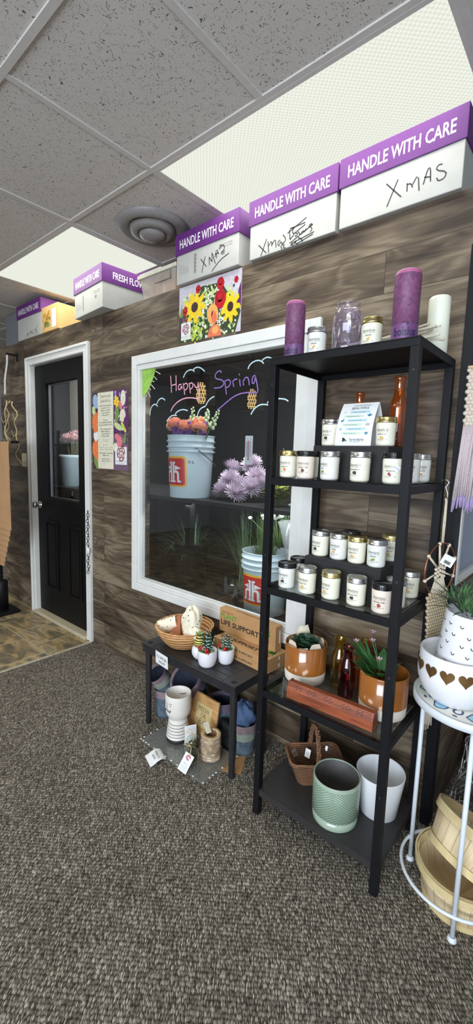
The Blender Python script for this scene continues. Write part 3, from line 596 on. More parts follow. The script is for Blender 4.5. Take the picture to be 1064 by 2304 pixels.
MB().box(-0.02,0.12,-0.189,-0.186,0.062,0.108).build('tub_label',plain('grey_label',rgb(140,130,120),0.6),t)
# ---------------------------------------------------------------- posters
def shop_logo(mb,mp,cx,cz,w,h,white,red,ink):
    mb.flat([(cx-w/2,cz-h/2),(cx+w/2,cz-h/2),(cx+w/2,cz+h/2),(cx-w/2,cz+h/2)],mp(0),white)
    r=w*0.36; c=cz+h*0.12
    for k in range(4):
        rr=r*(1-0.23*k)
        for j in range(3):
            a0=k*0.9+j*2.1
            mb.stroke([(cx+rr*math.cos(a0+i*0.2)*0.92,c+rr*math.sin(a0+i*0.2)) for i in range(9)],mp(1),r*0.15,red)
    mb.text('Masstown Valley Florist',mp(1),h*0.10,ink,cx,cz-h*0.30,width=w*0.9); mb.text('Flower Shop Ltd',mp(1),h*0.07,ink,cx,cz-h*0.41,width=w*0.6)
def bloomprint(mb,mp,cx,cz,r,n,mi,ci,rc,k=0.55,sq=1.0,l0=1):
    for i in range(n):
        a=2*PI*i/n+0.2*(i%2); d=r*(0.62+0.06*(i%3))
        mb.blob(cx+d*math.cos(a)*sq,cz+d*math.sin(a),r*0.42,r*0.42*k*0.62,mp(l0+0.03*i),mi,8,rot=a)
    mb.blob(cx,cz,r*0.74*sq,r*0.74,mp(l0+1),mi,16); mb.blob(cx,cz,rc*sq,rc,mp(l0+2),ci,14)
def pmat(n,r,g,b): return plain('print_'+n,rgb(r,g,b),0.35,var=0.12,scale=80)
PM=[pmat('pale_mauve',196,190,200),pmat('yellow',234,200,40),pmat('dark_brown',62,40,44),pmat('red',186,28,40),pmat('crimson',140,18,34),pmat('leaf',112,146,74),pmat('pale_green',196,208,150),pmat('lime',190,206,76),pmat('peach',232,168,96),pmat('salmon',226,112,84),pmat('purple',92,44,96),pmat('dark_green',54,70,46),PAPER,pmat('logo_red',130,32,48),GREY_INK,pmat('cream',222,218,196),pmat('sky',150,176,210),pmat('orange',232,122,62),pmat('wood_mauve',112,88,110),pmat('pink',224,120,134),INK]
def lay(y0): return lambda k: front(y0-0.00025*k)
t=thing('flower_poster','glossy poster of sunflowers, red roses and tulips under the XMAS carton','poster',(-0.725,WY,2.165),group=None)
MB().box(-0.223,0.223,-0.003,0,-0.146,0.146).build('sheet',PM[0],t)
q=MB(); mp=lay(-0.0034); R2=random.Random(3)
q.flat([(-0.223,-0.146),(0.19,-0.146),(0.223,-0.05),(0.16,0.02),(0.09,0.11),(-0.05,0.12),(-0.17,0.05),(-0.223,0.0)],mp(0),11)
q.flat([(0.12,0.146),(0.223,0.146),(0.223,-0.02),(0.20,0.02),(0.17,0.06)],mp(0),0); q.flat([(0.205,0.05),(0.223,0.09),(0.223,-0.03),(0.195,-0.01)],mp(1),10)
for i in range(320):
    x,z=R2.uniform(-0.2,0.19),R2.uniform(-0.14,0.10); q.blob(x,z,R2.uniform(.006,.014),R2.uniform(.004,.010),mp(0.5+0.004*i),R2.choice((6,7,6,5,11,12)),6,rot=R2.uniform(0,3))
for i in range(70): q.blob(R2.gauss(0.01,0.025),R2.gauss(0.055,0.03),.006,.005,mp(2+0.01*i),R2.choice((6,12,6)),6)
for i in range(90): q.blob(R2.gauss(0.07,0.025),R2.gauss(-0.085,0.03),.005,.005,mp(2+0.01*i),R2.choice((12,15,14)),6)
for i in range(60): q.blob(R2.gauss(-0.10,0.022),R2.gauss(-0.09,0.03),.009,.006,mp(2+0.01*i),R2.choice((7,7,5)),6,rot=R2.uniform(0,3))
for i in range(26): q.blob(R2.gauss(-0.18,0.02),R2.gauss(-0.05,0.025),.012,.008,mp(2+0.02*i),R2.choice((10,4,10)),6,rot=R2.uniform(0,3))
q.flat([(-0.22,-0.01),(-0.20,0.06),(-0.19,-0.01)],mp(3),5)
bloomprint(q,mp,-0.10,0.025,0.075,18,1,2,0.026,l0=4); bloomprint(q,mp,0.155,-0.02,0.068,18,1,2,0.024,sq=0.85,l0=4)
for cx,cz,r in ((0.085,0.03,0.047),(0.085,0.105,0.030),(-0.175,0.015,0.024),(-0.075,0.11,0.022),(0.19,0.10,0.016)):
    q.blob(cx,cz,r*0.85,r,mp(5),3,16,lobes=5,amp=0.05); q.blob(cx-r*.05,cz+r*.25,r*0.6,r*0.55,mp(6),4,12); q.blob(cx,cz+r*.3,r*0.42,r*0.36,mp(7),3,12); q.blob(cx,cz-r*.45,r*.7,r*.35,mp(6),3,12)
q.blob(0.035,-0.035,0.04,0.052,mp(7),8,14,rot=0.2); q.blob(0.045,-0.05,0.018,0.035,mp(8),9,10,rot=0.3); q.blob(0.02,-0.03,0.014,0.034,mp(8),8,10,rot=-0.2)
q.flat([(0.0,-0.146),(0.10,-0.146),(0.085,-0.10),(0.05,-0.085),(0.015,-0.10)],mp(7),9); q.blob(0.055,-0.115,0.025,0.02,mp(8),8,12)
shop_logo(q,lambda k:mp(9+k),-0.165,-0.088,0.075,0.09,12,13,14)
q.build('picture',PM,t)
t=thing('selections_poster','tall Seasonal Selections poster with spring flowers, between the black door and the window','poster',(-1.63,WY,1.556))
MB().box(-0.21,0.21,-0.003,0,-0.261,0.261).build('sheet',PM[18],t)
q=MB(); q.flat([(-0.21,-0.261),(-0.13,-0.261),(-0.13,0.261),(-0.21,0.261)],mp(0),2); q.flat([(0.05,-0.02),(0.21,-0.02),(0.21,0.261),(0.05,0.261)],mp(0),10)
for i in range(70):
    s=R2.random()<0.4; x=R2.uniform(-0.20,-0.135) if s else R2.uniform(0.05,0.2); z=R2.uniform(-0.22,0.25) if s else R2.uniform(-0.12,0.25)
    q.blob(x,z,R2.uniform(.006,.016),R2.uniform(.005,.010),mp(0.5+0.015*i),R2.choice((10,11,5,6,12,16,19,2)),7,rot=R2.uniform(0,3))
for cx,cz,rx,rz_,m,ro in ((-0.165,0.20,0.035,0.05,16,0.3),(-0.19,0.14,0.02,0.03,6,0),(-0.17,0.06,0.04,0.075,17,0),(-0.165,-0.03,0.03,0.04,12,0),(-0.16,-0.13,0.05,0.07,17,0.2),(-0.155,-0.15,0.03,0.04,9,0.4),(-0.14,-0.20,0.02,0.03,19,0),(0.155,0.205,0.028,0.05,15,0),(0.15,0.095,0.033,0.042,15,0),(0.13,0.16,0.02,0.028,19,0),(0.19,0.05,0.03,0.04,10,0),(0.085,0.11,0.022,0.08,5,-0.1),(0.10,0.025,0.05,0.02,6,-0.4),(0.16,0.02,0.045,0.014,7,-0.9),(0.115,-0.075,0.03,0.04,19,0),(0.085,-0.04,0.024,0.02,19,0),(0.165,-0.06,0.026,0.014,5,0.8),(0.07,-0.11,0.026,0.03,15,0)):
    k_=2+0.1*abs(cx*10); q.blob(cx,cz,rx,rz_,mp(k_),m,14,rot=ro); q.blob(cx+rx*.1,cz,rx*.45,rz_*.6,mp(k_+0.6),m,10,rot=ro)
bloomprint(q,mp,0.085,0.185,0.032,7,1,8,0.011,k=1.2,l0=4); q.blob(-0.165,-0.22,0.02,0.05,mp(3),5,10,rot=0.5)
q.flat([(-0.138,-0.256),(0.048,-0.256),(0.048,0.255),(-0.138,0.255)],mp(6),15)
cx=-0.045
for s,z,h in (('Seasonal',0.232,0.034),('Selections',0.200,0.034)): q.text(s,mp(7),h,14,cx,z,width=0.12)
for s,z in (('Hand Tied Bouquets',0.168),('Small $15-25',0.152),('Medium $30-40',0.136),('Large $45-60',0.120),('Deluxe $75+',0.104),('In Vase',0.072),('Spring Mixed $25-50',0.056),('Spring Fancy Mixed $75-100',0.040),('Vase Arrangements',0.012),('Medium $45-50',-0.004),('Large $55-60',-0.020),('Deluxe $80+',-0.036),('Looking for something',-0.150),('different?',-0.165),('Customize your',-0.188),('Bouquet Today',-0.203)):
    q.text(s,mp(7),0.0125,20,cx,z,width=min(0.165,0.0078*len(s)),bold=0.01)
for z in (-0.06,-0.068,-0.095): q.text('Prices may vary',mp(7),0.007,14,cx,z,width=0.07)
for z in (-0.112,-0.125): q.text('flowers for every occasion',mp(7),0.008,13,cx,z,width=0.16)
shop_logo(q,lambda k:mp(6+k),0.132,-0.165,0.13,0.115,12,13,14)
q.build('picture',PM,t)
# ---------------------------------------------------------------- far left: bags, willow, ribbon
BAG=plain('brown_paper_bag',rgb(188,146,106),0.8,var=0.07,scale=10)
t=thing('bag_rack','black metal rack standing on the slate tiles behind brown paper bags','rack',(-2.95,0.20,0))
m=MB(); m.box(-0.012,0.012,-0.012,0.012,0.03,1.60); m.box(-0.15,0.42,-0.01,0.01,1.46,1.48); m.build('post',BLACK_METAL,t)
MB().box(-0.11,0.11,-0.11,0.11,0,0.03).build('base',BLACK_METAL,t,bevel=0.01)
MB().lathe([(0,0.03),(0.05,0.03),(0.05,0.28),(0.04,0.29),(0,0.29)],24).build('drum',BLACK_METAL,t)
ords=('front','second','third','fourth','fifth','sixth','seventh','rearmost')
for k in range(8):
    y=0.075+k*0.011; xr=-2.400-k*0.050; zb=0.81-k*0.050; zt=1.47
    o=thing('paper_bag','flat brown paper bag hanging on the black rack, '+ords[k]+' of the stepped bundle','bag',(xr-0.17,y,zb),group='brown paper bags on the rack')
    b=MB(); b.box(-0.17,0.17,-0.0035,0.0035,0.0,zt-zb); b.box(-0.168,0.168,-0.0045,-0.0034,0.05,0.052); b.build('bag_body',BAG,o)
    MB().box(-0.17,0.17,-0.0055,-0.0036,0.0,0.048).build('folded_base',BAG,o)
WIL=plain('pale_curly_willow',rgb(176,158,116),0.7,var=0.15)
R3=random.Random(5)
for k,(u0,ln,lab) in enumerate(((0.0,0.62,'longest curly willow twig hanging beside the brown paper bags'),(-0.05,0.40,'short curly willow twig bent toward the bag rack'),(0.05,0.48,'thin curly willow twig closest to the light switch'))):
    pts=[(-2.60+u0*0.3+0.022*math.sin(i*0.9+k*2)+u0*i/18,0.145+0.03*k+0.012*math.cos(i*1.3+k),1.78-ln*i/18) for i in range(19)]
    m=MB(); m.tube(pts,[0.006-0.004*i/18 for i in range(19)],6)
    for j in (4,9): m.tube([pts[j],(pts[j][0]-0.05,pts[j][1],pts[j][2]-0.03),(pts[j][0]-0.09,pts[j][1],pts[j][2]+0.02)],0.003,5)
    tag(m.build('willow_twig',WIL),lab,'twig')
t=thing('wall_bracket','small black bracket at the wall top by the grey post, holding a white ribbon','bracket',(-3.02,WY,2.215))
MB().box(-0.012,0.012,-0.09,0.0,-0.006,0.006).box(-0.014,0.014,-0.004,0,-0.05,0.02).build('arm',BLACK_METAL,t)
m=MB(); pts=[(-3.02-0.010*i+0.010*math.sin(i),0.338,2.205-0.040*i) for i in range(9)]
for a,b in zip(pts,pts[1:]): m.add([(a[0]-.014,a[1],a[2]),(a[0]+.014,a[1]+.004,a[2]),(b[0]+.014,b[1]+.004,b[2]),(b[0]-.014,b[1],b[2])],[(0,1,2,3)],0,True)
tag(m.build('ribbon',plain('white_satin_ribbon',rgb(236,236,236),0.3)),'white ribbon hanging from the small black wall bracket','ribbon')
# ---------------------------------------------------------------- inside the cold room
area('cooler_fill',(-0.75,0.62,2.25),(-0.75,0.95,1.2),1.9,0.12,42.0,(0.95,0.98,1.0))  # added fill light without a fitting, brightens the upper pail and blooms
area('cooler_fill',(-0.55,0.56,1.118),(-0.55,0.95,0.5),1.5,0.06,10.0,(0.95,0.98,1.0))  # second added fill, under the upper shelf, brightens the lower pail
BSH=plain('dark_cooler_shelf',rgb(40,39,39),0.5,var=0.15)
t=thing('cooler_shelf','dark shelf unit behind the window, carrying the white pails and flowers','shelf',(-1.6,0.80,0))
m=MB(); m.box(-0.6,2.0,-0.29,0.42,1.125,1.150); m.build('upper_shelf',BSH,t,bevel=0.003)
MB().box(-0.6,2.0,-0.27,0.9,0.435,0.460).build('lower_shelf',BSH,t)
for x in (-0.5,0.62,1.9):
    for y in (-0.24,0.38): MB().box(x-0.02,x+0.02,y-0.02,y+0.02,0,1.125).build('leg',plain('black_shelf_leg',rgb(16,16,17),0.7,spec=0.2),t)
PAIL=plain('white_blue_plastic',rgb(196,212,216),0.4,var=0.03,scale=8); RED=plain('logo_red_plastic',rgb(196,34,36),0.4,var=0.05); YEL=plain('logo_amber',rgb(232,170,44),0.4,var=0.05); PALEY=plain('logo_pale_rim',rgb(214,214,140),0.4); WL=plain('logo_white',rgb(232,232,232),0.4,var=0.02)
def pail(x,y,z,r,h,phi,label,arrow=1):
    t=thing('pail',label,'bucket',(x,y,z))
    rb=r*0.86; pr=[(0,0),(rb,0),(rb+0.002,0.004),(r*0.955,h*0.72),(r*0.955,h*0.725),(r*1.04,h*0.735),(r*1.04,h*0.75),(r*0.97,h*0.755),(r*0.975,h*0.80),(r*1.05,h*0.81),(r*1.05,h*0.825),(r*0.98,h*0.83),(r*0.985,h*0.89),(r*1.04,h*0.90),(r*1.04,h*0.915),(r*0.99,h*0.92),(r*1.0,h*0.985),(r*1.03,h),(r*0.96,h),(r*0.90,h*0.6),(r*0.90,h*0.45),(0,h*0.45)]
    bo=MB().lathe(pr,48).build('pail_body',PAIL,t)
    q=MB(); s=h*0.54
    def rr(w,hh,c,n=5):
        o=[]
        for (sx,sy,a0) in ((1,-1,-PI/2),(1,1,0),(-1,1,PI/2),(-1,-1,PI)):
            for i in range(n+1):
                a=a0+PI/2*i/n; o.append((sx*(w-c)+c*math.cos(a),sy*(hh-c)+c*math.sin(a)))
        return o
    zc=h*0.42; 
    def mk(k):
        def f(a,b):
            rad=rb+(r*0.955-rb)*((zc+b)/(h*0.72))+0.0008+0.0012*k; return (rad*math.sin(a/rad+phi),-rad*math.cos(a/rad+phi),zc+b)
        return f
    def fillrr(w,hh,c,k,mi):   # a rounded plate cut into strips so that it wraps
        o=rr(w,hh,c); xs=sorted({round(p[0],5) for p in o}); xs=[-w*math.cos(PI*i/48) for i in range(49)]
        def top(x):
            ax=abs(x)
            return hh if ax<=w-c else hh-c+math.sqrt(max(0,c*c-(ax-(w-c))**2))
        for a,b in zip(xs,xs[1:]): q.add([mk(k)(a,-top(a)),mk(k)(b,-top(b)),mk(k)(b,top(b)),mk(k)(a,top(a))],[(0,1,2,3)],mi,True)
    fillrr(s*0.50,s*0.46,s*0.10,0,2); fillrr(s*0.48,s*0.44,s*0.09,1,1); fillrr(s*0.43,s*0.39,s*0.07,2,0)
    M3=mk(4); u=s*0.78
    for d in (-1,1):    # two mirrored letters with a pennant each
        f=lambda a,b: M3(d*a*u,b*u)
        for a,b,c_,e in ((0.02,0.11,-0.40,0.36),(0.11,0.20,-0.02,0.04),(0.24,0.33,-0.40,-0.05)): q.add([f(a,c_),f(b,c_),f(b,e),f(a,e)],[(0,1,2,3)],3)
        q.add([f(0.11,0.04),f(0.20,0.05),f(0.29,0.02),f(0.33,-0.06),f(0.24,-0.08),f(0.18,-0.03),f(0.11,-0.05)],[(0,1,2,3,4,5,6)],3)
        q.add([f(0.33,-0.40),f(0.40,-0.40),f(0.40,-0.33),f(0.33,-0.33)],[(0,1,2,3)],3); q.add([f(0.0,-0.40),f(0.16,-0.40),f(0.16,-0.34),f(0.0,-0.34)],[(0,1,2,3)],3); q.add([f(0.02,0.30),f(0.16,0.30),f(0.16,0.37),f(0.02,0.37)],[(0,1,2,3)],3)
        q.add([f(0.13,0.06),f(0.42,0.13),f(0.13,0.24)],[(0,1,2)],3)
    q.build('hardware_emblem',[RED,YEL,PALEY,WL],bo)
    MB().text('11 L',cyl(r*0.95,0,phi),0.022,0,s*0.62,h*0.58,bold=0.02).build('volume_print',INK,bo)
    hp=[]; a=phi+1.45
    hd=MB(); x0,y0=r*1.05*math.sin(a),-r*1.05*math.cos(a)
    for i in range(13):
        tt=i/12; ang=PI*tt; hp.append((r*1.07*math.cos(ang)*math.cos(a-PI/2+0)+0, r*1.07*math.cos(ang)*math.sin(a-PI/2)+0.0, h*0.80))
    pts=[]
    for i in range(17):
        ang=PI*i/16; bx=r*1.06*math.cos(ang); d=math.sin(ang)
        # drops down in front of the pail
        ca,sa=math.cos(phi+2.65),math.sin(phi+2.65); ly=-(r*1.10*d); lx=bx
        pts.append((lx*ca-ly*sa, lx*sa+ly*ca, h*0.80-h*0.30*d))
    hd.tube(pts,0.003,6).build('wire_handle',plain('pail_wire',rgb(120,122,124),0.4,0.8),t)
    return t
pail(-1.03,0.605,1.151,0.143,0.375,-0.10,'white hardware pail full of orange and purple blooms on the upper cooler shelf')
pail(-0.60,0.84,0.461,0.143,0.385,0.02,'white hardware pail full of grassy stems on the lower cooler shelf')
GREEN=plain('stem_green',rgb(92,124,62),0.6,var=0.25); DKG=plain('deep_leaf_green',rgb(52,82,44),0.6,var=0.3); OLV=plain('olive_grass',rgb(92,116,66),0.6,var=0.3)
ORG=plain('coral_petal',rgb(240,168,134),0.6,var=0.15); APR=plain('apricot_petal',rgb(238,192,152),0.6,var=0.15); PUR=plain('violet_petal',rgb(98,52,124),0.6,var=0.25); MAU=plain('mauve_petal',rgb(222,204,218),0.6,var=0.10); BUD=plain('cream_green_bud',rgb(196,212,164),0.6,var=0.12); WFL=plain('white_button_petal',rgb(226,230,220),0.6,var=0.06); PKP=plain('pale_pink_petal',rgb(232,196,196),0.6,var=0.1)
def bloom_mesh(r,n,w,seed,flat=0.75,curl=0.5,base=0.18,lf=1.0):
    q=MB(); R=random.Random(seed)
    for i in range(n):
        z=1-1.35*(i+0.5)/n; a=i*2.39996; s=math.sqrt(max(0,1-z*z)); d=Vector((s*math.cos(a),s*math.sin(a),z*flat))
        L=lf*r*(0.75+0.25*s)*R.uniform(0.85,1.08); q.petal(d*r*base,d,(0,0,1),L,w*R.uniform(.8,1.2),curl*R.uniform(.4,1.2),0,3)
    return q
def flower(name,label,group,base,head,mesh,mat,tilt=(0,0),cat='flower'):
    t=thing(name,label,cat,base,group=group)
    h=Vector(head)-Vector(base); q=MB(); q.tube([(0,0,0),tuple(h*0.5+Vector((0,0,0.01))),tuple(h)],0.0035,6); q.build('stem',GREEN,t)
    link('bloom',mesh,t,tuple(h),(tilt[0],tilt[1],rnd.uniform(0,6)))
    return t
def as_mesh(q,name,mat):
    o=q.build(name,mat); me=o.data; bpy.data.objects.remove(o); return me
dah=as_mesh(bloom_mesh(0.047,190,0.017,1,0.9,0.8,0.62,0.45),'dahlia_bloom',ORG); dah2=as_mesh(bloom_mesh(0.045,180,0.017,2,0.9,0.8,0.62,0.45),'apricot_bloom',APR)
pos='against the left rim,front left,nearest the pane,in the middle,beside the tall bud stem,right of centre'.split(',')
for k,(dx,dy,dz,me) in enumerate(((-0.105,-0.03,0.40,dah2),(-0.055,-0.075,0.415,dah),(-0.01,0.04,0.43,dah2),(0.035,-0.085,0.395,dah),(0.06,0.0,0.42,dah),(0.105,-0.06,0.385,dah))):
    flower('dahlia',('apricot','coral orange','light apricot','bright coral','rich orange','small coral')[k]+' ball dahlia in the upper white pail, '+('by its far rim','over its emblem','at the centre','nearest the pane','behind the nearest bloom','by the purple stocks')[k],'dahlias in the upper pail',(-1.03+dx*0.4,0.605+dy*0.4,1.33),(-1.03+dx*1.2,0.605+dy,1.175+dz),me,None,(dy*-3,dx*3))
def spike(name,label,group,base,tip,mi,n=16,r=0.012,L=0.10):
    t=thing(name,label,'flower',base,group=group); b=Vector(tip)-Vector(base)
    MB().tube([(0,0,0),tuple(b*0.6+Vector((0,0,0.012))),tuple(b)],0.0035,6).build('stem',GREEN,t)
    q=MB(); R=random.Random(len(label))
    for i in range(n):
        f=1-L/b.length*(1-i/n); p=b*f; a=i*2.4; rr=0.016*(1.1-0.7*i/n)
        q.ball((p.x+rr*math.cos(a),p.y+rr*math.sin(a),p.z+0.004),r*(1.05-0.6*i/n),0,7,5,sc=(1,1,1.25))
    q.build('florets',mi,t); return t
B=(-1.03,0.605,1.33)
spike('stock_stem','tall stem of pale green buds rising from the upper white pail','bud stems in the upper pail',B,(-1.015,0.60,1.70),BUD,14,0.010,0.13)
spike('stock_stem','stem of cream buds leaning toward the thermometer from the upper white pail','bud stems in the upper pail',(-1.0,0.60,1.33),(-0.78,0.58,1.665),BUD,14,0.010,0.12)
spike('stock_stem','stem of open white-green buds in the middle of the upper white pail','bud stems in the upper pail',(-1.02,0.62,1.33),(-0.90,0.62,1.68),BUD,16,0.013,0.11)
spike('stock_stem','short green bud stem behind the dahlias in the upper white pail','bud stems in the upper pail',(-1.02,0.62,1.33),(-0.945,0.58,1.635),BUD,8,0.013,0.06)
for k,(x,y,z,lab) in enumerate(((-1.115,0.525,1.56,'violet stock tucked between the dahlias over the pail emblem'),(-0.955,0.512,1.565,'violet stock beside the coral dahlias at the pail rim'),(-0.885,0.585,1.565,'violet stock leaning over the pail rim by its handle'),(-1.03,0.500,1.565,'violet stock low at the front rim of the upper pail'))):
    spike('violet_stock',lab,'violet stocks in the upper pail',(-1.02,0.60,1.34),(x,y,z+0.035),PUR,20,0.017,0.09)
# mauve chrysanthemums lying on the shelf
mum=as_mesh(bloom_mesh(0.062,170,0.0095,5,0.85,0.30),'chrysanthemum_bloom',MAU)
ml=('lowest mauve','front','topmost','back','tall rear','middle','rightmost','half-hidden','fluffy low','pale')
for k,(x,y,z) in enumerate(((-0.80,0.72,1.27),(-0.70,0.68,1.24),(-0.73,0.84,1.36),(-0.86,0.80,1.33),(-0.66,0.80,1.29),(-0.62,0.70,1.23),(-0.55,0.74,1.25),(-0.80,0.66,1.21),(-0.68,0.63,1.20))):
    flower('chrysanthemum',('mauve chrysanthemum next to the upper pail','pale mauve chrysanthemum low at the front of the bunch','topmost mauve chrysanthemum of the bunch on the shelf','mauve chrysanthemum at the back, behind the pail rim','mauve chrysanthemum high under the thermometer','mauve chrysanthemum in the middle of the bunch','mauve chrysanthemum nearest the dark foliage','mauve chrysanthemum half hidden beside the pail base','mauve chrysanthemum drooping over the shelf edge')[k],'mauve chrysanthemums',(x+0.05,y+0.22,1.155),(x,y,z),mum,None,(0.6,0.1*k-0.3))
# foliage and white buttons to the right
def bush(name,label,cat,base,n,L,w,mat,h,seed,spread=0.1,mats=None):
    R=random.Random(seed); t=thing(name,label,cat,base); st=MB(); lv=MB()
    for i in range(n):
        a=R.uniform(0,2*PI); s=R.uniform(0,spread); tip=Vector((s*math.cos(a),s*math.sin(a),h*R.uniform(.6,1)))
        st.tube([(0.3*tip.x,0.3*tip.y,0),tuple(tip*0.6),tuple(tip)],0.0028,5)
        for j in range(9):
            f=0.35+0.65*j/8; p=tip*f; b=j*2.4+a; d=Vector((math.cos(b),math.sin(b),0.5))
            lv.petal(p,d,(0,0,1),L*R.uniform(.7,1.1),w,-0.3,0,3,0.1)
    st.build('stems',GREEN,t); lv.build('leaves',mat,t); return t
bush('leafy_foliage','bunch of dark green leafy foliage on the upper cooler shelf behind the shelf unit','foliage',(-0.36,0.85,1.151),12,0.07,0.03,DKG,0.36,3,0.14)
bush('yellow_green_foliage','low clump of yellow-green leaves in front of the dark foliage','foliage',(-0.38,0.66,1.151),8,0.06,0.035,plain('lime_leaf',rgb(160,166,62),0.6,var=0.2),0.12,9,0.09)
t=thing('button_flower_bunch','bunch of small white button flowers hanging over the lower pail','flowers',(-0.42,0.72,0.90)); t['kind']='stuff'
st=MB(); bl=MB(); R4=random.Random(4)
for i in range(34):
    a=R4.uniform(0,2*PI); s=R4.uniform(0.02,0.17); p=(s*math.cos(a)*1.3,s*math.sin(a)*0.6,0.20+R4.uniform(-.03,.05)+0.02*math.cos(a)); st.tube([(0,0,0),(p[0]*.6,p[1]*.6,p[2]*.6),p],0.0015,4); bl.ball(p,0.013,0,8,6,sc=(1,1,0.75))
st.build('stems',GREEN,t); bl.build('button_blooms',WFL,t)
def grass(name,label,base,n,h,spread,mat,seed,droop=0.3):
    R=random.Random(seed); q=MB()
    for i in range(n):
        a=R.uniform(0,2*PI); s=spread*R.random(); hh=h*R.uniform(.5,1); b=Vector((0.06*math.cos(a*3)*R.random(),0.06*math.sin(a*3)*R.random(),0)); d=Vector((math.cos(a),math.sin(a),0)); w=d.cross(Vector((0,0,1)))*R.uniform(.002,.004); vs=[]
        for k in range(6):
            f=k/5; p=b+d*(s*f*f)+Vector((0,0,hh*(f-droop*R.uniform(.3,1)*f*f*f*(s/spread)))); ww=w*(1-0.85*f); vs+=[p-ww,p+ww]
        q.add(vs,[(2*k,2*k+1,2*k+3,2*k+2) for k in range(5)],0,True)
    o=q.build(name,mat,None,base); tag(o,label,'greenery'); return o
grass('bear_grass','dense dark grassy stems standing in the lower white pail',(-0.60,0.84,0.65),420,0.46,0.13,OLV,2,0.1)
t=thing('black_bucket','black flower bucket in the dark lower left of the cold room','bucket',(-1.32,0.90,0.461))
MB().lathe([(0,0),(0.10,0),(0.125,0.31),(0.131,0.315),(0.131,0.325),(0.119,0.325),(0.112,0.1),(0,0.1)],32).build('bucket_body',plain('black_bucket_plastic',rgb(34,36,38),0.4),t)
grass('arching_grass','arching thin green grass in the black bucket',(-1.32,0.90,0.58),150,0.46,0.42,plain('blue_green_grass',rgb(118,144,110),0.6,var=0.25),8,0.6)
grass('wispy_fern','wispy green fern fanning across the back of the lower cooler shelf',(-0.98,1.12,0.461),200,0.62,0.40,plain('fern_green',rgb(122,146,106),0.6,var=0.25),12,0.4)
m=MB(); m.tube([(0.05*math.cos(2*PI*i/20),0.05*math.sin(2*PI*i/20),0.012) for i in range(20)],0.012,8,closed=True)
tag(m.build('red_hoop',plain('red_plastic',rgb(168,44,48),0.4),None,(-0.86,0.66,0.461)),'small red plastic ring lying on the lower cooler shelf','ring')
m=MB(); R5=random.Random(2)
for i in range(60): m.petal((R5.uniform(-.15,.15),R5.uniform(-.12,.12),0.004),(R5.uniform(-1,1),R5.uniform(-1,1),R5.uniform(0.2,.9)),(0,0,1),R5.uniform(.05,.11),0.03,0.6)
o=m.build('cellophane',glass('crinkled_cellophane',(0.9,0.93,0.92),1.0,0.08,0.08,(0.55,0.62,0.58)),None,(-0.86,1.0,0.462)); tag(o,'crumpled clear cellophane on the lower cooler shelf behind the red ring','wrap'); o['kind']='stuff'
m=MB().lathe([(0.015,0),(0.05,0.16),(0.065,0.2)],14,wob=lambda a,z:1+0.12*math.sin(5*a)); tag(m.build('flower_sleeve',glass('clear_sleeve',(0.86,0.88,0.88),1.0,0.05,0.25,(0.7,0.72,0.72)),None,(-0.285,0.62,0.88)),'clear plastic flower sleeve hanging beside the white button flowers','sleeve')
# thermometer on the pane
t=thing('thermometer','white stick thermometer stuck to the cold room pane above the chrysanthemums','thermometer',(-0.445,0.451,1.44))
MB().box(-0.024,0.024,-0.004,0.0,-0.072,0.072).build('backplate',PAPER,t,bevel=0.002)
q=MB(); mp=front(-0.0046)
for i in range(22): z=-0.03+i*0.0035; q.flat([(-0.016,z),(-0.005 if i%5 else -0.002,z),(-0.005 if i%5 else -0.002,z+0.0012),(-0.016,z+0.0012)],mp,0); q.flat([(0.006,z),(0.014,z),(0.014,z+0.0012),(0.006,z+0.0012)],mp,0)
q.text('C     F',mp,0.010,0,0,0.058); q.build('scale',[plain('navy_print',rgb(48,58,110),0.5)],t)
q=MB(); q.tube([(0,-0.006,-0.042),(0,-0.006,0.05)],0.0016,6); q.ball((0,-0.006,-0.045),0.004,0,8,6); q.build('red_column',plain('red_spirit',rgb(196,40,46),0.3),t)
# pail and roses seen through the door pane
t=thing('flower_pail','white pail of pale pink roses seen through the pane of the black door','bucket',(-2.77,0.80,1.101))
MB().lathe([(0,0),(0.11,0),(0.13,0.25),(0.135,0.255),(0.135,0.275),(0.13,0.28),(0.125,0.28),(0.115,0.1),(0,0.1)],32).build('pail_body',PAIL,t)
ros=as_mesh(bloom_mesh(0.05,50,0.03,11,0.8,0.7),'pink_rose_bloom',PKP)
for k,(x,y,z) in enumerate(((-0.08,-0.04,0.40),(0.0,-0.07,0.42),(0.08,-0.03,0.41),(-0.04,0.03,0.45),(0.05,0.04,0.46))):
    flower('pink_rose','pale pink rose in the pail behind the black door, '+('nearest the knob side','lowest at the front','nearest the hinges','high at the back','topmost')[k],'roses behind the door',(-2.77+x*.3,0.80+y*.3,1.22),(-2.77+x,0.80+y,1.101+z),ros,None)
t=thing('pail_stand','dark stand inside the cold room under the pail of pink roses','stand',(-2.77,0.80,0))
MB().box(-0.25,0.30,-0.17,0.25,1.075,1.10).build('stand_top',BSH,t)
for x in (-0.22,0.27):
    for y in (-0.14,0.22): MB().box(x-.018,x+.018,y-.018,y+.018,0,1.075).build('leg',BSH,t)
tag(MB().box(-0.30,0.30,-0.012,0.012,0,1.30).build('grey_panel',plain('grey_panel_board',rgb(196,190,178),0.7),None,(-3.04,1.085,0.95)),'pale grey panel standing behind the pink roses in the cold room','panel')
tag(MB().box(-0.49,0.49,-0.18,0.18,0,0.949).build('dark_counter',BSH,None,(-2.85,1.245,0.0)),'dark counter at the back of the cold room under the grey panel','counter')
area('cooler_door_fill',(-2.5,0.75,2.25),(-2.75,0.95,1.2),0.6,0.1,10.0,(0.95,0.98,1.0))  # added fill light, brightens the roses and grey panel behind the door
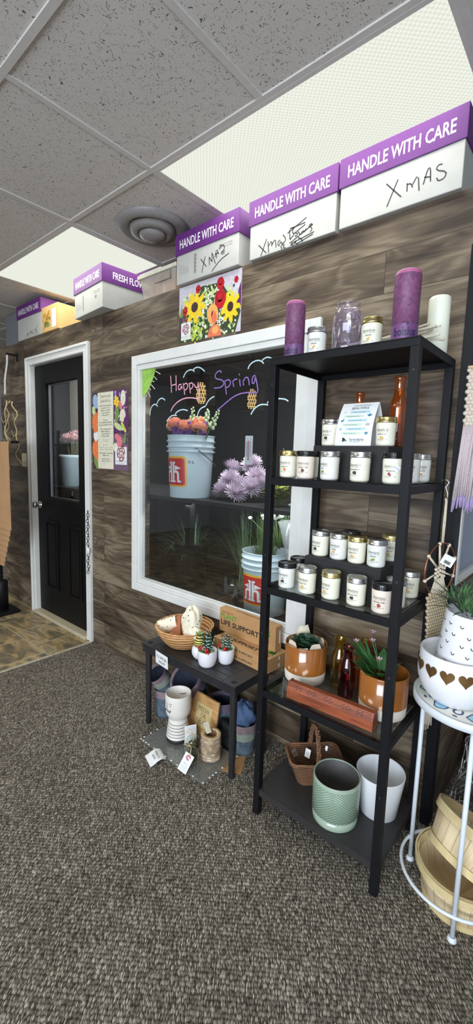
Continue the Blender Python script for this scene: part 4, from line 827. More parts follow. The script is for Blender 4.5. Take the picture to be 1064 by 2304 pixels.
# ---------------------------------------------------------------- black shelf unit
SW,SD,SH=0.51,0.36,1.75; LV=[1.338,0.935,0.530]; BOT=0.112; TOPZ=1.75
t=thing('shelf_unit','tall black metal shelf unit with glass shelves, standing against the plank wall','shelf',(0,0,0))
for x in (0,SW-0.026):
    for y in (0,SD-0.026):
        m=MB().box(x,x+0.026,y,y+0.026,0,SH-0.026)
        if y==0:
            for z in (1.66,1.05,0.75,0.35): m.lathe([(0.004,0.0),(0.0,0.0005)],10,1,T(x+0.013,-0.0003,z)@Matrix.Rotation(PI/2,4,'X'))
        m.build('upright',[BLACK_METAL,INK],t,bevel=0.001)
m=MB(); m.box(0,SW,0,SD,SH-0.004,SH)
for b in ((0,SW,0,0.004),(0,SW,SD-0.004,SD),(0,0.004,0.004,SD-0.004),(SW-0.004,SW,0.004,SD-0.004)): m.box(b[0],b[1],b[2],b[3],SH-0.026,SH-0.004)
m.build('top_panel',BLACK_METAL,t,bevel=0.001)
SHGL=glass('shelf_glass',(0.60,0.64,0.65),1.0)
for z in LV:
    m=MB(); i=0.0265; h=0.028
    m.box(i,SW-i,0.001,0.02,z-h,z-0.003); m.box(i,SW-i,SD-0.02,SD-0.001,z-h,z-0.003); m.box(0.001,0.02,i,SD-i,z-h,z-0.003); m.box(SW-0.02,SW-0.001,i,SD-i,z-h,z-0.003)
    f=m.build('shelf_frame',BLACK_METAL,t,bevel=0.001)
    MB().box(0.027,SW-0.027,0.004,SD-0.004,z-0.006,z).build('glass_panel',SHGL,f)
m=MB(); m.box(0.0265,SW-0.0265,0.002,SD-0.002,BOT-0.026,BOT); m.box(0.003,0.0265,0.0265,SD-0.0265,BOT-0.026,BOT); m.box(SW-0.0265,SW-0.003,0.0265,SD-0.0265,BOT-0.026,BOT); m.build('bottom_panel',plain('black_laminate',rgb(44,42,42),0.5,var=0.1,scale=30),t)
# ---- candle jars
def jar_meshes(r=0.032,h=0.094):
    d={}
    hb=h-0.017
    d['body']=as_mesh(MB().lathe([(0,0.0),(r*0.78,0.0),(r*0.93,0.004),(r*0.955,0.010),(r*0.97,hb*0.6),(r*1.0,hb-0.012),(r*0.985,hb-0.004),(r*0.93,hb),(r*0.93,hb+0.004),(0,hb+0.004)],32),'jar_body',CREAM)
    lid=[(r*0.95,hb-0.002),(r*1.06,hb-0.001),(r*1.075,hb+0.001),(r*1.06,hb+0.004),(r*1.03,hb+0.005),(r*1.03,hb+0.0145),(r*1.01,h-0.0005),(r*0.97,h),(r*0.90,h),(r*0.88,h-0.0015),(0,h-0.0015)]
    d['lid']=as_mesh(MB().lathe(lid,36),'jar_lid',STEEL)
    rid=MB().lathe(lid,36); 
    for i in range(36):
        a=2*PI*i/36; rid.box(-0.0008,0.0008,-0.001,0.0006,hb+0.006,hb+0.014,0,Rz(a)@T(0,-r*1.03,0))
    d['blid']=as_mesh(rid,'ribbed_lid',BLACK_LID)
    ol=MB().lathe(lid[:9]+[(r*0.86,h-0.002)],36); d['band']=as_mesh(ol,'jar_band',STEEL)
    d['win']=as_mesh(MB().disc(r*0.885,h-0.0017,28),'lid_glass',CREAM)
    return d
JM=jar_meshes(); JR=0.032
ICON={'orange':rgb(220,116,66),'brown':rgb(92,58,48),'red':rgb(150,60,54),'green':rgb(120,152,62),'tan':rgb(206,170,104),'dark':rgb(58,50,50)}
_lab={}
def label_mesh(scent,icon):
    if (scent,icon) in _lab: return _lab[(scent,icon)]
    q=MB(); mp=cyl(JR*0.985+0.0009,0.0)
    q.text('Serendipity',mp,0.0125,1,0,0.053,width=0.040,bold=0.006); q.text('SOY CANDLES',mp,0.0032,1,0.002,0.0455,width=0.030); 
    q.text(scent,mp,0.0048,0,0,0.0385,width=min(0.036,0.0022*len(scent)),bold=0.02)
    R=random.Random(scent)
    for i in range(5): q.blob(R.uniform(-.004,.004),0.0285+R.uniform(-.0025,.0025),0.0042,0.0036,cyl(JR*0.985+0.0008+0.00005*i,0),2,8,rot=i)
    q.text('NATURAL SOY WAX CANDLE',mp,0.0032,0,0,0.0215,width=0.034); q.text('NET WT 8 OZ',mp,0.0026,0,0,0.0175,width=0.013)
    ic=plain('icon_'+icon,ICON[icon],0.6,var=0.2)
    me=as_mesh(q,'jar_label',[INK,plain('label_grey',rgb(112,112,106),0.6,var=0.05),ic]); _lab[(scent,icon)]=me; return me
def jar(x,y,z,lid,scent,icon,label,phi=0.0,wax=CREAM,tagp=False):
    t=thing('candle_jar',label,'candle',(x,y,z),phi,'soy candle jars on the black shelf unit')
    me=JM['body']
    if wax is not CREAM:
        k='body_'+wax.name
        if k not in JM: JM[k]=me.copy(); JM[k].materials[0]=wax
        me=JM[k]
    b=link('jar_body',me,t)
    def mt(key,mat):
        k=key+mat.name
        if k not in JM: JM[k]=JM[key].copy(); JM[k].materials[0]=mat
        return JM[k]
    if lid=='black': link('lid',mt('blid',BLACK_LID),t)
    elif lid in ('silver','gold'): link('lid',mt('lid',STEEL if lid=='silver' else GOLD),t)
    else:
        l=link('lid_band',mt('band',STEEL if lid=='silver_open' else GOLD),t); link('lid_glass',mt('win',plain('lid_glass_over_wax',rgb(176,178,160),0.15,coat=1.0,var=0.1)),l)
    link('label',label_mesh(scent,icon),b)
    if tagp:
        a=MB().box(-0.009,0.009,-0.0004,0.0004,-0.009,0.009); s=a.build('price_sticker',PAPER,t,(0.018,-0.0275,0.046),(0,0.7,0.55)); 
        MB().text('14.99',front(-0.0008),0.006,0,0,0,width=0.013).build('price_print',plain('blue_ink',rgb(60,80,160),0.6),s)
    return t
z=LV[0]
jar(0.068,0.045,z,'gold','ORANGE CRUSH','orange','candle jar with orange emblem and gold lid, leftmost on the highest glass shelf',0.12)
jar(0.128,0.105,z,'black','CHOCOLATE','brown','candle jar tucked behind the orange-emblem jar, only its edge and black lid showing')
jar(0.146,0.034,z,'black','CHOCOLATE COVERED','brown','blush candle jar with black lid, second in the front row of the highest glass shelf',0.2,PINKWAX)
jar(0.232,0.045,z,'silver','APPLE','green','candle jar with green apple emblem and silver lid under the tent sign',-0.35,GREYWAX)
jar(0.336,0.052,z,'silver','VANILLA SANDALWOOD','dark','candle jar with dark emblem and silver lid, right below the tent sign corner',-0.1)
jar(0.441,0.055,z,'black','STRAWBERRIES','red','candle jar with black lid and a small tilted price sticker',0.1,CREAM,True)
jar(0.452,0.165,z,'silver','BLACK RASPBERRY','dark','candle jar with silver lid just behind the near upright of the highest glass shelf',0.25,GREYWAX)
jar(0.447,0.290,z,'silver','BIRTHDAY CAKE','tan','candle jar with silver lid in the rear right corner of the highest glass shelf',0.3,GREYWAX)
z=LV[1]
jar(0.080,0.049,z,'black','COFFEE','dark','candle jar with black lid and coffee bean emblem, leftmost on the middle glass shelf',0.05,GREYWAX)
jar(0.066,0.150,z,'black','LICORICE','dark','candle jar with black lid behind the coffee bean jar on the middle glass shelf')
jar(0.168,0.046,z,'silver_open','BIRTHDAY CAKE','tan','candle jar with clear-topped silver band, second along the middle glass shelf front',0.0)
jar(0.258,0.052,z,'gold_open','BIRTHDAY CAKE','tan','candle jar with clear-topped gold band at the front of the middle glass shelf',-0.2)
jar(0.350,0.053,z,'silver_open','VANILLA SANDALWOOD','dark','candle jar with clear-topped silver band and dark emblem, fourth along the middle shelf front',0.0)
jar(0.440,0.044,z,'black','CHOCOLATE COVERED','red','blush candle jar with black lid and strawberry emblem beside the near upright',0.1,PINKWAX)
jar(0.452,0.128,z,'silver_open','LEMON CREAM','tan','candle jar with clear-topped silver band, mostly hidden behind the near upright of the middle shelf',0.4)
jar(0.448,0.270,z,'silver','BIRTHDAY CAKE','tan','candle jar with silver lid standing alone at the rear right of the middle shelf',0.2)
RZ=0.115
FLOCK=plain('black_riser_board',rgb(30,28,29),0.7,var=0.1,scale=30)
def riser(x0,x1,y0,y1,zb,h,label):
    t=thing('display_riser',label,'riser',((x0+x1)/2,(y0+y1)/2,zb)); w=(x1-x0)/2; d=(y1-y0)/2
    MB().box(-w,w,-d,d,h-0.008,h).build('riser_top',FLOCK,t,bevel=0.001); MB().box(-w,w,-d,-d+0.008,0,h-0.008).build('front_board',FLOCK,t)
    MB().box(-w,-w+0.008,-d+0.008,d,0,h-0.008).build('side_board',FLOCK,t); MB().box(w-0.008,w,-d+0.008,d,0,h-0.008).build('side_board',FLOCK,t)
riser(0.135,0.405,0.098,0.325,LV[0],RZ,'black display step on the highest glass shelf, carrying the tent sign')
riser(0.115,0.405,0.110,0.330,LV[1],RZ,'black display step on the middle glass shelf, carrying a row of candle jars')
z=LV[1]+RZ
jar(0.150,0.158,z,'silver','VANILLA SANDALWOOD','dark','candle jar with silver lid and dark emblem at the left end of the raised row',-0.1)
jar(0.232,0.240,z,'black','COFFEE','dark','candle jar with black lid behind the raised row of jars')
jar(0.226,0.156,z,'silver','PUMPKIN','tan','candle jar with silver lid and tan pumpkin emblem, second in the raised row',-0.05,GREYWAX)
jar(0.298,0.152,z,'gold','BIRTHDAY CAKE','tan','candle jar with gold lid in the raised row of the middle shelf',-0.05)
jar(0.370,0.150,z,'silver','EVERGREEN','green','candle jar with silver lid and green emblem at the right end of the raised row',0.05,GREYWAX)
jar(0.370,0.278,z,'gold','BIRTHDAY CAKE','tan','candle jar with gold lid at the rear right of the raised step',0.1)
z=LV[0]+RZ
jar(0.166,0.160,z,'silver','VANILLA SANDALWOOD','dark','candle jar with silver lid left of the tent sign',-0.05)
jar(0.372,0.150,z,'gold','BIRTHDAY CAKE','tan','candle jar with gold lid right of the tent sign, before the amber bottle',0.0)
# tent sign
t=thing('tent_sign','white curved tent sign reading BEAUTIFUL with blue and green bars','sign',(0.262,0.190,z))
sw=0.066; n=16
def arc(s,u):   # s: -1 front / +1 back, u: 0 bottom..1 top
    return (s*0.052*(1-u**2.2), 0.150*u**0.97)
m=MB()
for s in (-1,1):
    for i in range(n):
        (y0,z0),(y1,z1)=arc(s,i/n),arc(s,(i+1)/n)
        th=0.0012*(-s)
        m.add([(-sw,y0,z0),(sw,y0,z0),(sw,y1,z1),(-sw,y1,z1)],[(0,1,2,3)],0,True); m.add([(-sw,y0+th,z0),(sw,y0+th,z0),(sw,y1+th,z1),(-sw,y1+th,z1)],[(3,2,1,0)],0,True)
m.build('folded_card',PAPER,t)
def mpS(k):
    def f(a,b):
        u=max(0,min(1,b/0.150)); y,zz=arc(-1,u); return (a,y-0.0006-0.0002*k,zz)
    return f
TEAL=plain('teal_print',rgb(72,132,150),0.6,var=0.05); PBLUE=plain('pale_blue_print',rgb(176,208,218),0.6,var=0.03); PGRN=plain('pale_green_print',rgb(196,216,200),0.6,var=0.03); SLATE=plain('slate_print',rgb(62,88,100),0.6,var=0.05)
q=MB(); q.text('DISCOVER SOMETHING',mpS(1),0.0062,3,0.010,0.141,width=0.060,shear=0.25); q.text('BEAUTIFUL',mpS(1),0.0115,3,0.005,0.131,width=0.064,shear=0.25,bold=0.015)
bars=(('100% pure soy wax candles',0.117,0.008,1),('Proudly handcrafted in Canada',0.102,-0.010,2),('Free of chemicals and toxins',0.087,0.004,1),('Clean burning & long lasting',0.072,-0.010,2),('Naturally scented wax',0.057,0.006,1),('Phthalate & Paraben Free',0.042,-0.010,2))
for s,zz,cx,mi in bars:
    q.add([mpS(0)(cx-0.036,zz-0.0042),mpS(0)(cx+0.036,zz-0.0042),mpS(0)(cx+0.036,zz+0.0042),mpS(0)(cx-0.036,zz+0.0042)],[(0,1,2,3)],mi); q.text(s,mpS(1),0.0048,3,cx-0.004,zz,width=0.046,bold=0.01)
for zz,cx,ty in ((0.117,-0.046,'sq'),(0.102,0.046,'leaf'),(0.087,-0.050,'rab'),(0.072,0.046,'bow'),(0.057,-0.050,'dot'),(0.042,0.046,'hrt')):
    if ty=='sq': q.blob(cx,zz,0.006,0.006,mpS(1),2,4,rot=0.78)
    if ty=='leaf': [q.blob(cx+0.004*math.sin(a),zz+0.003*math.cos(a),0.0028,0.006,mpS(1),0,8,rot=-a) for a in (-1,0,1)]
    if ty=='rab': q.blob(cx,zz-0.001,0.0055,0.0038,mpS(1),0,10,rot=0.4); q.blob(cx+0.005,zz+0.003,0.0018,0.005,mpS(1),0,8)
    if ty=='bow': [q.stroke([(cx+r*math.cos(PI*i/8),zz-0.004+r*1.3*math.sin(PI*i/8)) for i in range(9)],mpS(1),0.001,3) for r in (0.0065,0.004,0.0018)]
    if ty=='dot': q.blob(cx,zz,0.0055,0.0055,mpS(1),1,12); q.blob(cx,zz,0.002,0.002,mpS(2),0,8)
    if ty=='hrt': q.flat([(cx+0.0062*1.0*math.sin(a)**3,zz+0.0004*(13*math.cos(a)-5*math.cos(2*a)-2*math.cos(3*a)-math.cos(4*a))) for a in [2*PI*i/22 for i in range(22)][::-1]],mpS(1),0)
q.text('Serendipity',mpS(1),0.0125,3,0.014,0.022,width=0.054,bold=0.008); q.text('SOY CANDLES',mpS(1),0.0045,3,0.008,0.014,width=0.035)
q.blob(-0.034,0.021,0.006,0.007,mpS(1),4,10,lobes=3,amp=.25); q.blob(-0.026,0.018,0.004,0.004,mpS(1),0,8)
q.build('sign_print',[TEAL,PBLUE,PGRN,SLATE,INK],t)
# bottles
def bottle(x,y,z,label,mat,h=0.20,r=0.032,group=None):
    t=thing('glass_bottle',label,'bottle',(x,y,z),group=group); k=h/0.20
    pr=[(0,0),(r*0.92,0),(r,0.004*k),(r,0.112*k),(r*0.96,0.124*k),(r*0.62,0.150*k),(r*0.56,0.165*k),(r*0.58,0.185*k),(r*0.70,0.190*k),(r*0.72,0.197*k),(r*0.66,0.20*k),(r*0.58,0.199*k),(r*0.50,0.183*k),(r*0.48,0.165*k),(r*0.54,0.150*k),(r*0.86,0.122*k),(r*0.90,0.11*k),(r*0.90,0.008*k),(0,0.008*k)]
    MB().lathe(pr[:9]+pr[9:],32).build('bottle_glass',mat,t)
AMB=glass('amber_glass',(0.95,0.68,0.40),1.3,0,0.05,(0.6,0.2,0.06)); YLG=glass('yellow_glass',(0.95,0.87,0.46),1.3); PLG=glass('dark_plum_glass',(0.70,0.30,0.34),1.3)
bottle(0.215,0.275,LV[0]+RZ,'amber bottle whose neck shows above the tent sign','' or AMB,0.20,0.028)
bottle(0.375,0.235,LV[0]+RZ,'tall amber bottle at the right behind the gold-lidded jar',AMB,0.235,0.030)
bottle(0.222,0.228,LV[2],'yellow glass bottle between the two amber pots',YLG,0.20)
bottle(0.276,0.184,LV[2],'dark plum glass bottle in front of the yellow bottle',PLG,0.195,0.031)
bottle(0.300,0.275,LV[2],'amber glass bottle behind the dark plum bottle',AMB,0.20)
# ---- top of the shelf unit
VIO=plain('violet_rustic_wax',rgb(112,64,100),0.55,var=0.30,scale=90,bmp=0.25); VIOT=plain('violet_wax_rim',rgb(168,92,134),0.5,var=0.1); IVORY=plain('ivory_wax',rgb(228,230,212),0.45,var=0.03,scale=20); SLEEVE=plain('violet_sleeve',rgb(104,62,112),0.4,var=0.05)
def pillar(x,y,r,h,label,mat,rim,brand=True,phi=0.0):
    t=thing('pillar_candle',label,'candle',(x,y,TOPZ))
    b=MB().lathe([(0,0),(r,0),(r,h-0.012,1),(r*0.97,h-0.004,1),(r*0.86,h,1),(r*0.6,h-0.003,1),(0,h-0.004,1)],36).build('wax',[mat,rim],t)
    MB().tube([(0,0,h-0.005),(0.002,0,h+0.006)],0.0012,5).build('wick',INK,t)
    if brand:
        s=MB().lathe([(r+0.0004,0.0),(r+0.0004,h*0.24)],36).build('sleeve',SLEEVE,t)
        q=MB(); mp=cyl(r+0.0009,0,phi); q.text('bolsius',mp,0.034,0,0.0,h*0.13,width=r*1.75,bold=0.03); q.blob(r*0.18,h*0.13+0.021,0.003,0.006,mp,0,8); q.build('brand_print',plain('navy_brand_ink',rgb(42,30,66),0.5),s)
    return t
pillar(0.058,0.062,0.034,0.190,'violet rustic pillar candle at the left end of the shelf top',VIO,VIOT,True,0.10)
pillar(0.441,0.062,0.037,0.198,'taller-looking violet rustic pillar candle at the near corner of the shelf top',VIO,VIOT,True,0.38)
pillar(0.472,0.265,0.033,0.180,'plain ivory pillar candle at the rear right of the shelf top',IVORY,IVORY,False)
jar(0.140,0.075,TOPZ,'silver','SUNFLOWER','tan','candle jar with silver lid beside the left violet pillar candle on the shelf top',0.2,GREYWAX)
jar(0.330,0.085,TOPZ,'gold','SUNFLOWER','tan','candle jar with gold lid between the lavender jar and the near violet candle',0.1)
LAV=glass('lavender_glass',(0.93,0.91,0.975),1.5,0.01,0.02,(0.6,0.54,0.76))
t=thing('lavender_jar','large lavender glass jar with a wavy pressed pattern on the shelf top','jar',(0.235,0.105,TOPZ))
pr=[(0,0.0),(0.040,0.0),(0.046,0.006),(0.047,0.02),(0.047,0.118),(0.044,0.132),(0.035,0.142),(0.034,0.150),(0.040,0.153),(0.041,0.160),(0.037,0.163),(0.033,0.162),(0.031,0.150),(0.031,0.142),(0.041,0.130),(0.044,0.118),(0.044,0.010),(0,0.008)]
MB().lathe(pr,40,wob=lambda a,z_:1+0.012*math.sin(7*a+60*z_)).build('jar_glass',LAV,t)
q=MB(); R6=random.Random(8)
for i in range(26):
    a=R6.uniform(0,2*PI); zz=R6.uniform(0.015,0.12); q.stroke([(0.045*a+R6.uniform(-.004,.004)+0.006*math.sin(k),zz+0.006*k*R6.uniform(.3,1)) for k in range(5)],cyl(0.0478,0),R6.uniform(.003,.006))
q.build('pressed_pattern',glass('lavender_relief',(0.82,0.76,0.92),2.5,0.05,0.22,(0.74,0.68,0.86)),t)
t=thing('twig_bundle','bundle of whitewashed twigs lying behind the candles on the shelf top','twigs',(0.34,0.235,TOPZ+0.009)); t['kind']='stuff'
q=MB(); TW=plain('whitewashed_twig',rgb(206,198,178),0.8,var=0.12)
for i in range(22):
    y=R6.uniform(-0.05,0.05); zz=R6.uniform(0,0.055); x0=-0.16+R6.uniform(-.03,.03); x1=0.12+R6.uniform(-.03,.045); dz=R6.uniform(-0.01,0.05)
    q.tube([(x0,y,zz),((x0+x1)/2,y+R6.uniform(-.01,.01),zz+dz*0.4+R6.uniform(0,.008)),(x1,y*1.2,zz+dz)],R6.uniform(.002,.004),6)
q.build('twig',TW,t)
# ---- lower glass shelf: amber pots, incense box
AMBP=plain('amber_glaze',rgb(150,90,36),0.18,coat=0.8,var=0.10,scale=14); BISQ=plain('white_bisque',rgb(214,206,192),0.7,var=0.03)
def amber_pot(x,y,label,r=0.083,h=0.150):
    t=thing('amber_pot',label,'plant pot',(x,y,LV[2]))
    zb=h*0.27
    MB().lathe([(0,0),(r*0.93,0),(r*0.96,0.004),(r*0.985,zb),(r*0.985,zb,1),(r,h-0.004,1),(r*0.985,h,1),(r*0.95,h-0.003,1),(r*0.93,h*0.5,1),(r*0.92,h*0.35,1),(0,h*0.35,1)],48).build('pot_body',[BISQ,AMBP],t); return t
tp=amber_pot(0.090,0.196,'amber glazed pot with white base holding a succulent in tissue paper')
p=thing('tissue_succulent','green succulent wrapped in crumpled cream tissue paper in the left amber pot','plant',(0.090,0.196,LV[2]+0.055))
SUC=plain('succulent_green',rgb(52,82,60),0.5,var=0.2); TIS=plain('cream_tissue',rgb(222,208,182),0.8,var=0.06)
q=MB()
for i in range(22):
    a=i*2.4; el=0.45+0.75*(i/22); d=Vector((math.cos(a)*math.cos(el),math.sin(a)*math.cos(el),math.sin(el))); q.petal((0,0,0.065),d,(0,0,1),0.072-0.001*i,0.052,0.1,0,5,0.35)
q.build('leaf_rosette',SUC,p)
q=MB(); R7=random.Random(21)
for i in range(9):
    a=2*PI*i/9+0.2; c=Vector((0.066*math.cos(a),0.066*math.sin(a),0.045)); d=Vector((math.cos(a)*0.05,math.sin(a)*0.05,0.9+R7.uniform(-.3,.2)))
    sd=Vector((-math.sin(a),math.cos(a),0)); w=0.034; L=R7.uniform(.050,.085); vs=[]
    for k in range(4):
        f=k/3; pp=c+d*L*f; ww=w*(1-0.5*f*f); vs+=[pp-sd*ww+d*R7.uniform(-.006,.006),pp+Vector((math.cos(a),math.sin(a),0))*R7.uniform(-.012,.004),pp+sd*ww+d*R7.uniform(-.006,.006)]
    q.add(vs,[(3*k+j,3*k+j+1,3*k+j+4,3*k+j+3) for k in range(3) for j in range(2)],0,True)
q.build('tissue_wrap',TIS,p)
amber_pot(0.415,0.185,'amber glazed pot with white base holding a leafy plant behind the near upright',0.083)
p=thing('leafy_plant','artificial leafy plant with small pink flowers spilling from the right amber pot','plant',(0.400,0.190,LV[2]+0.055))
q=MB(); LFG=plain('artificial_leaf_green',rgb(66,116,62),0.45,var=0.25)
for i in range(26):
    a=R7.uniform(0,2*PI); el=R7.uniform(0.1,1.2); el=0.55+0.6*el; d=Vector((math.cos(a)*math.cos(el)-0.15,math.sin(a)*math.cos(el),math.sin(el))); q.petal((0.03*math.cos(a)-0.01,0.03*math.sin(a),0.072),d,(0,0,1),R7.uniform(.05,.085),R7.uniform(.022,.036),-0.22,0,4,0.1)
for i in range(12):
    a=R7.uniform(2.2,4.2); q.petal((-0.03,0,0.08),(math.cos(a)*0.8,math.sin(a)*0.8,R7.uniform(.6,1.2)),(0,0,1),R7.uniform(.10,.14),0.010,-0.2,0,5,0.1)
q.build('leaves',LFG,p)
st=MB(); fl=MB()
for k,(x,y,z_) in enumerate(((-0.085,-0.03,0.175),(0.01,-0.05,0.145),(-0.05,0.03,0.20),(-0.03,-0.02,0.19))):
    st.tube([(0,0,0.05),(x*.5,y*.5,z_*.7),(x,y,z_)],0.0016,5)
    for j in range(6): a=j*PI/3; fl.petal((x,y,z_),(math.cos(a),math.sin(a),0.4),(0,0,1),0.014,0.011,0.2,0,2)
st.build('stems',LFG,p); fl.build('small_flowers',plain('pale_pink_blossom',rgb(226,196,204),0.6,var=0.08),p)
INC=mat_grain('red_brown_incense_wood',rgb(104,48,28),rgb(160,84,50),(10,90,90),0.5)
t=thing('incense_box','long red-brown wooden incense box with pierced lid lying along the shelf front','box',(0.281,0.053,LV[2]),0.05)
L,Wd=0.155,0.025
MB().box(-L,L,-Wd,Wd,0,0.034).build('box_base',INC,t,bevel=0.001)
lid=MB(); lid.add([(-L,-Wd-.001,0.034),(-L,-0.011,0.058),(-L,0.011,0.058),(-L,Wd+.001,0.034),(L,-Wd-.001,0.034),(L,-0.011,0.058),(L,0.011,0.058),(L,Wd+.001,0.034)],[(0,4,5,1),(1,5,6,2),(2,6,7,3),(0,1,2,3),(7,6,5,4)])
lo=lid.build('box_lid',INC,t)
sl=Vector((0,0.014+0.001,0.024)); sl.normalize(); nn=Vector((0,-sl.z,sl.y))
def onslope(a,b): c=Vector((0,-Wd-.001,0.034))+sl*b+nn*0.0006; return (a,c.y,c.z)
for g in (-0.115,-0.065,0.0,0.065,0.115):
    hl=MB()
    for dx,dz in ((0,0.014),(0.008,0.019),(-0.008,0.019),(0.008,0.009),(-0.008,0.009),(0.016,0.014),(-0.016,0.014)):
        if abs(g)>0.1 and abs(dx)>0.01: continue
        hl.blob(g+dx,dz,0.0024,0.0024,onslope,0,8)
    hl.build('pierced_flower',INK,lo)

for s in (-1,1):
    e=MB(); e.add([(s*L,-Wd,0.034),(s*L,-0.013,0.060),(s*L,0.013,0.060),(s*L,Wd,0.034),(s*(L+0.006),-Wd,0.034),(s*(L+0.006),-0.013,0.060),(s*(L+0.006),0.013,0.060),(s*(L+0.006),Wd,0.034)],[(0,1,2,3),(4,5,6,7),(0,4,5,1),(1,5,6,2),(2,6,7,3),(3,7,4,0)]); e.box(min(s*L,s*(L+.006)),max(s*L,s*(L+.006)),-Wd,Wd,0,0.034)
    e.build('end_cap',INC,t)
# ---- bottom shelf: wicker basket, green pot, white pot
WIC=mat_weave('brown_wicker',rgb(46,29,20),rgb(132,92,62),120,270)
t=thing('wicker_basket','small brown wicker basket with a tall handle on the bottom shelf','basket',(0.150,0.205,BOT),PI/4)
m=MB(); a0,b0,a1,b1=0.072,0.045,0.108,0.068
def rrect(a,b,c,n=6):
    o=[]
    for (sx,sy,s0) in ((1,-1,-PI/2),(1,1,0),(-1,1,PI/2),(-1,-1,PI)):
        for i in range(n+1): q_=s0+PI/2*i/n; o.append((sx*(a-c)+c*math.cos(q_),sy*(b-c)+c*math.sin(q_)))
    return o
rings=[]
for k in range(7): f=k/6; rings.append([(x,y,0.10*f) for x,y in rrect(a0+(a1-a0)*f,b0+(b1-b0)*f,0.03)])
inn=[[(x,y,0.10-0.094*k) for x,y in rrect((a1-0.006) if k==0 else a0-0.004,(b1-0.006) if k==0 else b0-0.004,0.028)] for k in range(2)]
allr=rings+inn; nn_=len(allr[0]); m.add([p for r in allr for p in r],[(j*nn_+i,j*nn_+(i+1)%nn_,(j+1)*nn_+(i+1)%nn_,(j+1)*nn_+i) for j in range(len(allr)-1) for i in range(nn_)]+[tuple((len(allr)-1)*nn_+i for i in range(nn_))],0,True)
m.build('basket_body',WIC,t)
m=MB(); rp=rrect(a1,b1,0.03); 
for ph in (0,PI/2,PI,1.5*PI): m.tube([(x*(1+0.02*math.cos(i*1.3+ph)),y*(1+0.03*math.cos(i*1.3+ph)),0.10+0.005*math.sin(i*1.3+ph)) for i,(x,y) in enumerate(rp)],0.004,6,closed=True)
m.build('braided_rim',WIC,t)
m=MB()
for ph in (0,2.1,4.2): m.tube([(0.006*math.cos(i*0.9+ph),b1*math.cos(PI*i/24)*(1.0),0.09+0.135*math.sin(PI*i/24)+0.005*math.sin(i*0.9+ph)) for i in range(25)],0.0055,6)
m.build('handle',WIC,t)
MB().lathe([(0.05,0.012),(0.088,0.092),(0.094,0.103)],28,sx=1.05,sy=0.64,wob=lambda a,z_:1+0.02*math.sin(9*a)).build('plastic_liner',glass('liner_plastic',(0.8,0.8,0.8),1.5,0.05),t)
m=MB().box(-0.012,0.012,-0.0004,0.0004,-0.017,0.017); o=m.build('price_tag',PAPER,t,(-0.02,0.030,0.085),(-0.3,0,-PI/4)); MB().text('12',front(-0.0006),0.012,0,0,0).build('tag_print',INK,o)
def mat_lattice():
    m_,nt,out=nt_new('sage_lattice_glaze'); v=coords(nt,(1,1,1)); sp=nd(nt,'ShaderNodeSeparateXYZ',None,Vector=v)
    at=nd(nt,'ShaderNodeMath',{'operation':'ARCTAN2'}); nt.links.new(sp.outputs[1],at.inputs[0]); nt.links.new(sp.outputs[0],at.inputs[1])
    def wv(sgn):
        a=nd(nt,'ShaderNodeMath',{'operation':'MULTIPLY'}); nt.links.new(at.outputs[0],a.inputs[0]); a.inputs[1].default_value=20.0*sgn
        b=nd(nt,'ShaderNodeMath',{'operation':'MULTIPLY_ADD'}); nt.links.new(sp.outputs[2],b.inputs[0]); b.inputs[1].default_value=330.0; nt.links.new(a.outputs[0],b.inputs[2])
        c=nd(nt,'ShaderNodeMath',{'operation':'SINE'}); nt.links.new(b.outputs[0],c.inputs[0]); d=nd(nt,'ShaderNodeMath',{'operation':'ABSOLUTE'}); nt.links.new(c.outputs[0],d.inputs[0]); return d.outputs[0]
    mn=nd(nt,'ShaderNodeMath',{'operation':'MINIMUM'}); nt.links.new(wv(1),mn.inputs[0]); nt.links.new(wv(-1),mn.inputs[1])
    cr=ramp(nt,mn.outputs[0],[(0.0,rgb(84,112,92)),(0.5,rgb(138,160,138)),(1.0,rgb(158,176,156))])
    p_=pbsdf(nt,out,Base_Color=cr,Roughness=0.25,Coat_Weight=0.5); nt.links.new(bump(nt,mn.outputs[0],0.6,0.002),p_.inputs['Normal']); return m_
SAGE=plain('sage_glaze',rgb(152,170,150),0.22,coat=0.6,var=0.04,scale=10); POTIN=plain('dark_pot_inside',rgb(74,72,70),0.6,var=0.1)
t=thing('sage_pot','sage green ceramic pot with a lattice pattern at the front of the bottom shelf','plant pot',(0.306,0.092,BOT))
r,h=0.084,0.166
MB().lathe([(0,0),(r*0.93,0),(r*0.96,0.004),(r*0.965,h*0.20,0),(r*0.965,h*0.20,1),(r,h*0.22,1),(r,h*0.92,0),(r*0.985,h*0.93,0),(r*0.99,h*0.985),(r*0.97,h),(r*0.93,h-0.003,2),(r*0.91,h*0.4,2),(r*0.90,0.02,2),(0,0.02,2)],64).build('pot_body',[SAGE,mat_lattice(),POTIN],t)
WPOT=plain('white_glaze',rgb(222,224,226),0.3,coat=0.4,var=0.02,scale=8)
t=thing('white_pot','plain white tapered ceramic pot at the right of the bottom shelf','plant pot',(0.414,0.228,BOT))
MB().lathe([(0,0),(0.063,0),(0.066,0.003),(0.087,0.158),(0.086,0.161),(0.083,0.160),(0.064,0.03),(0,0.03)],56).build('pot_body',WPOT,t)
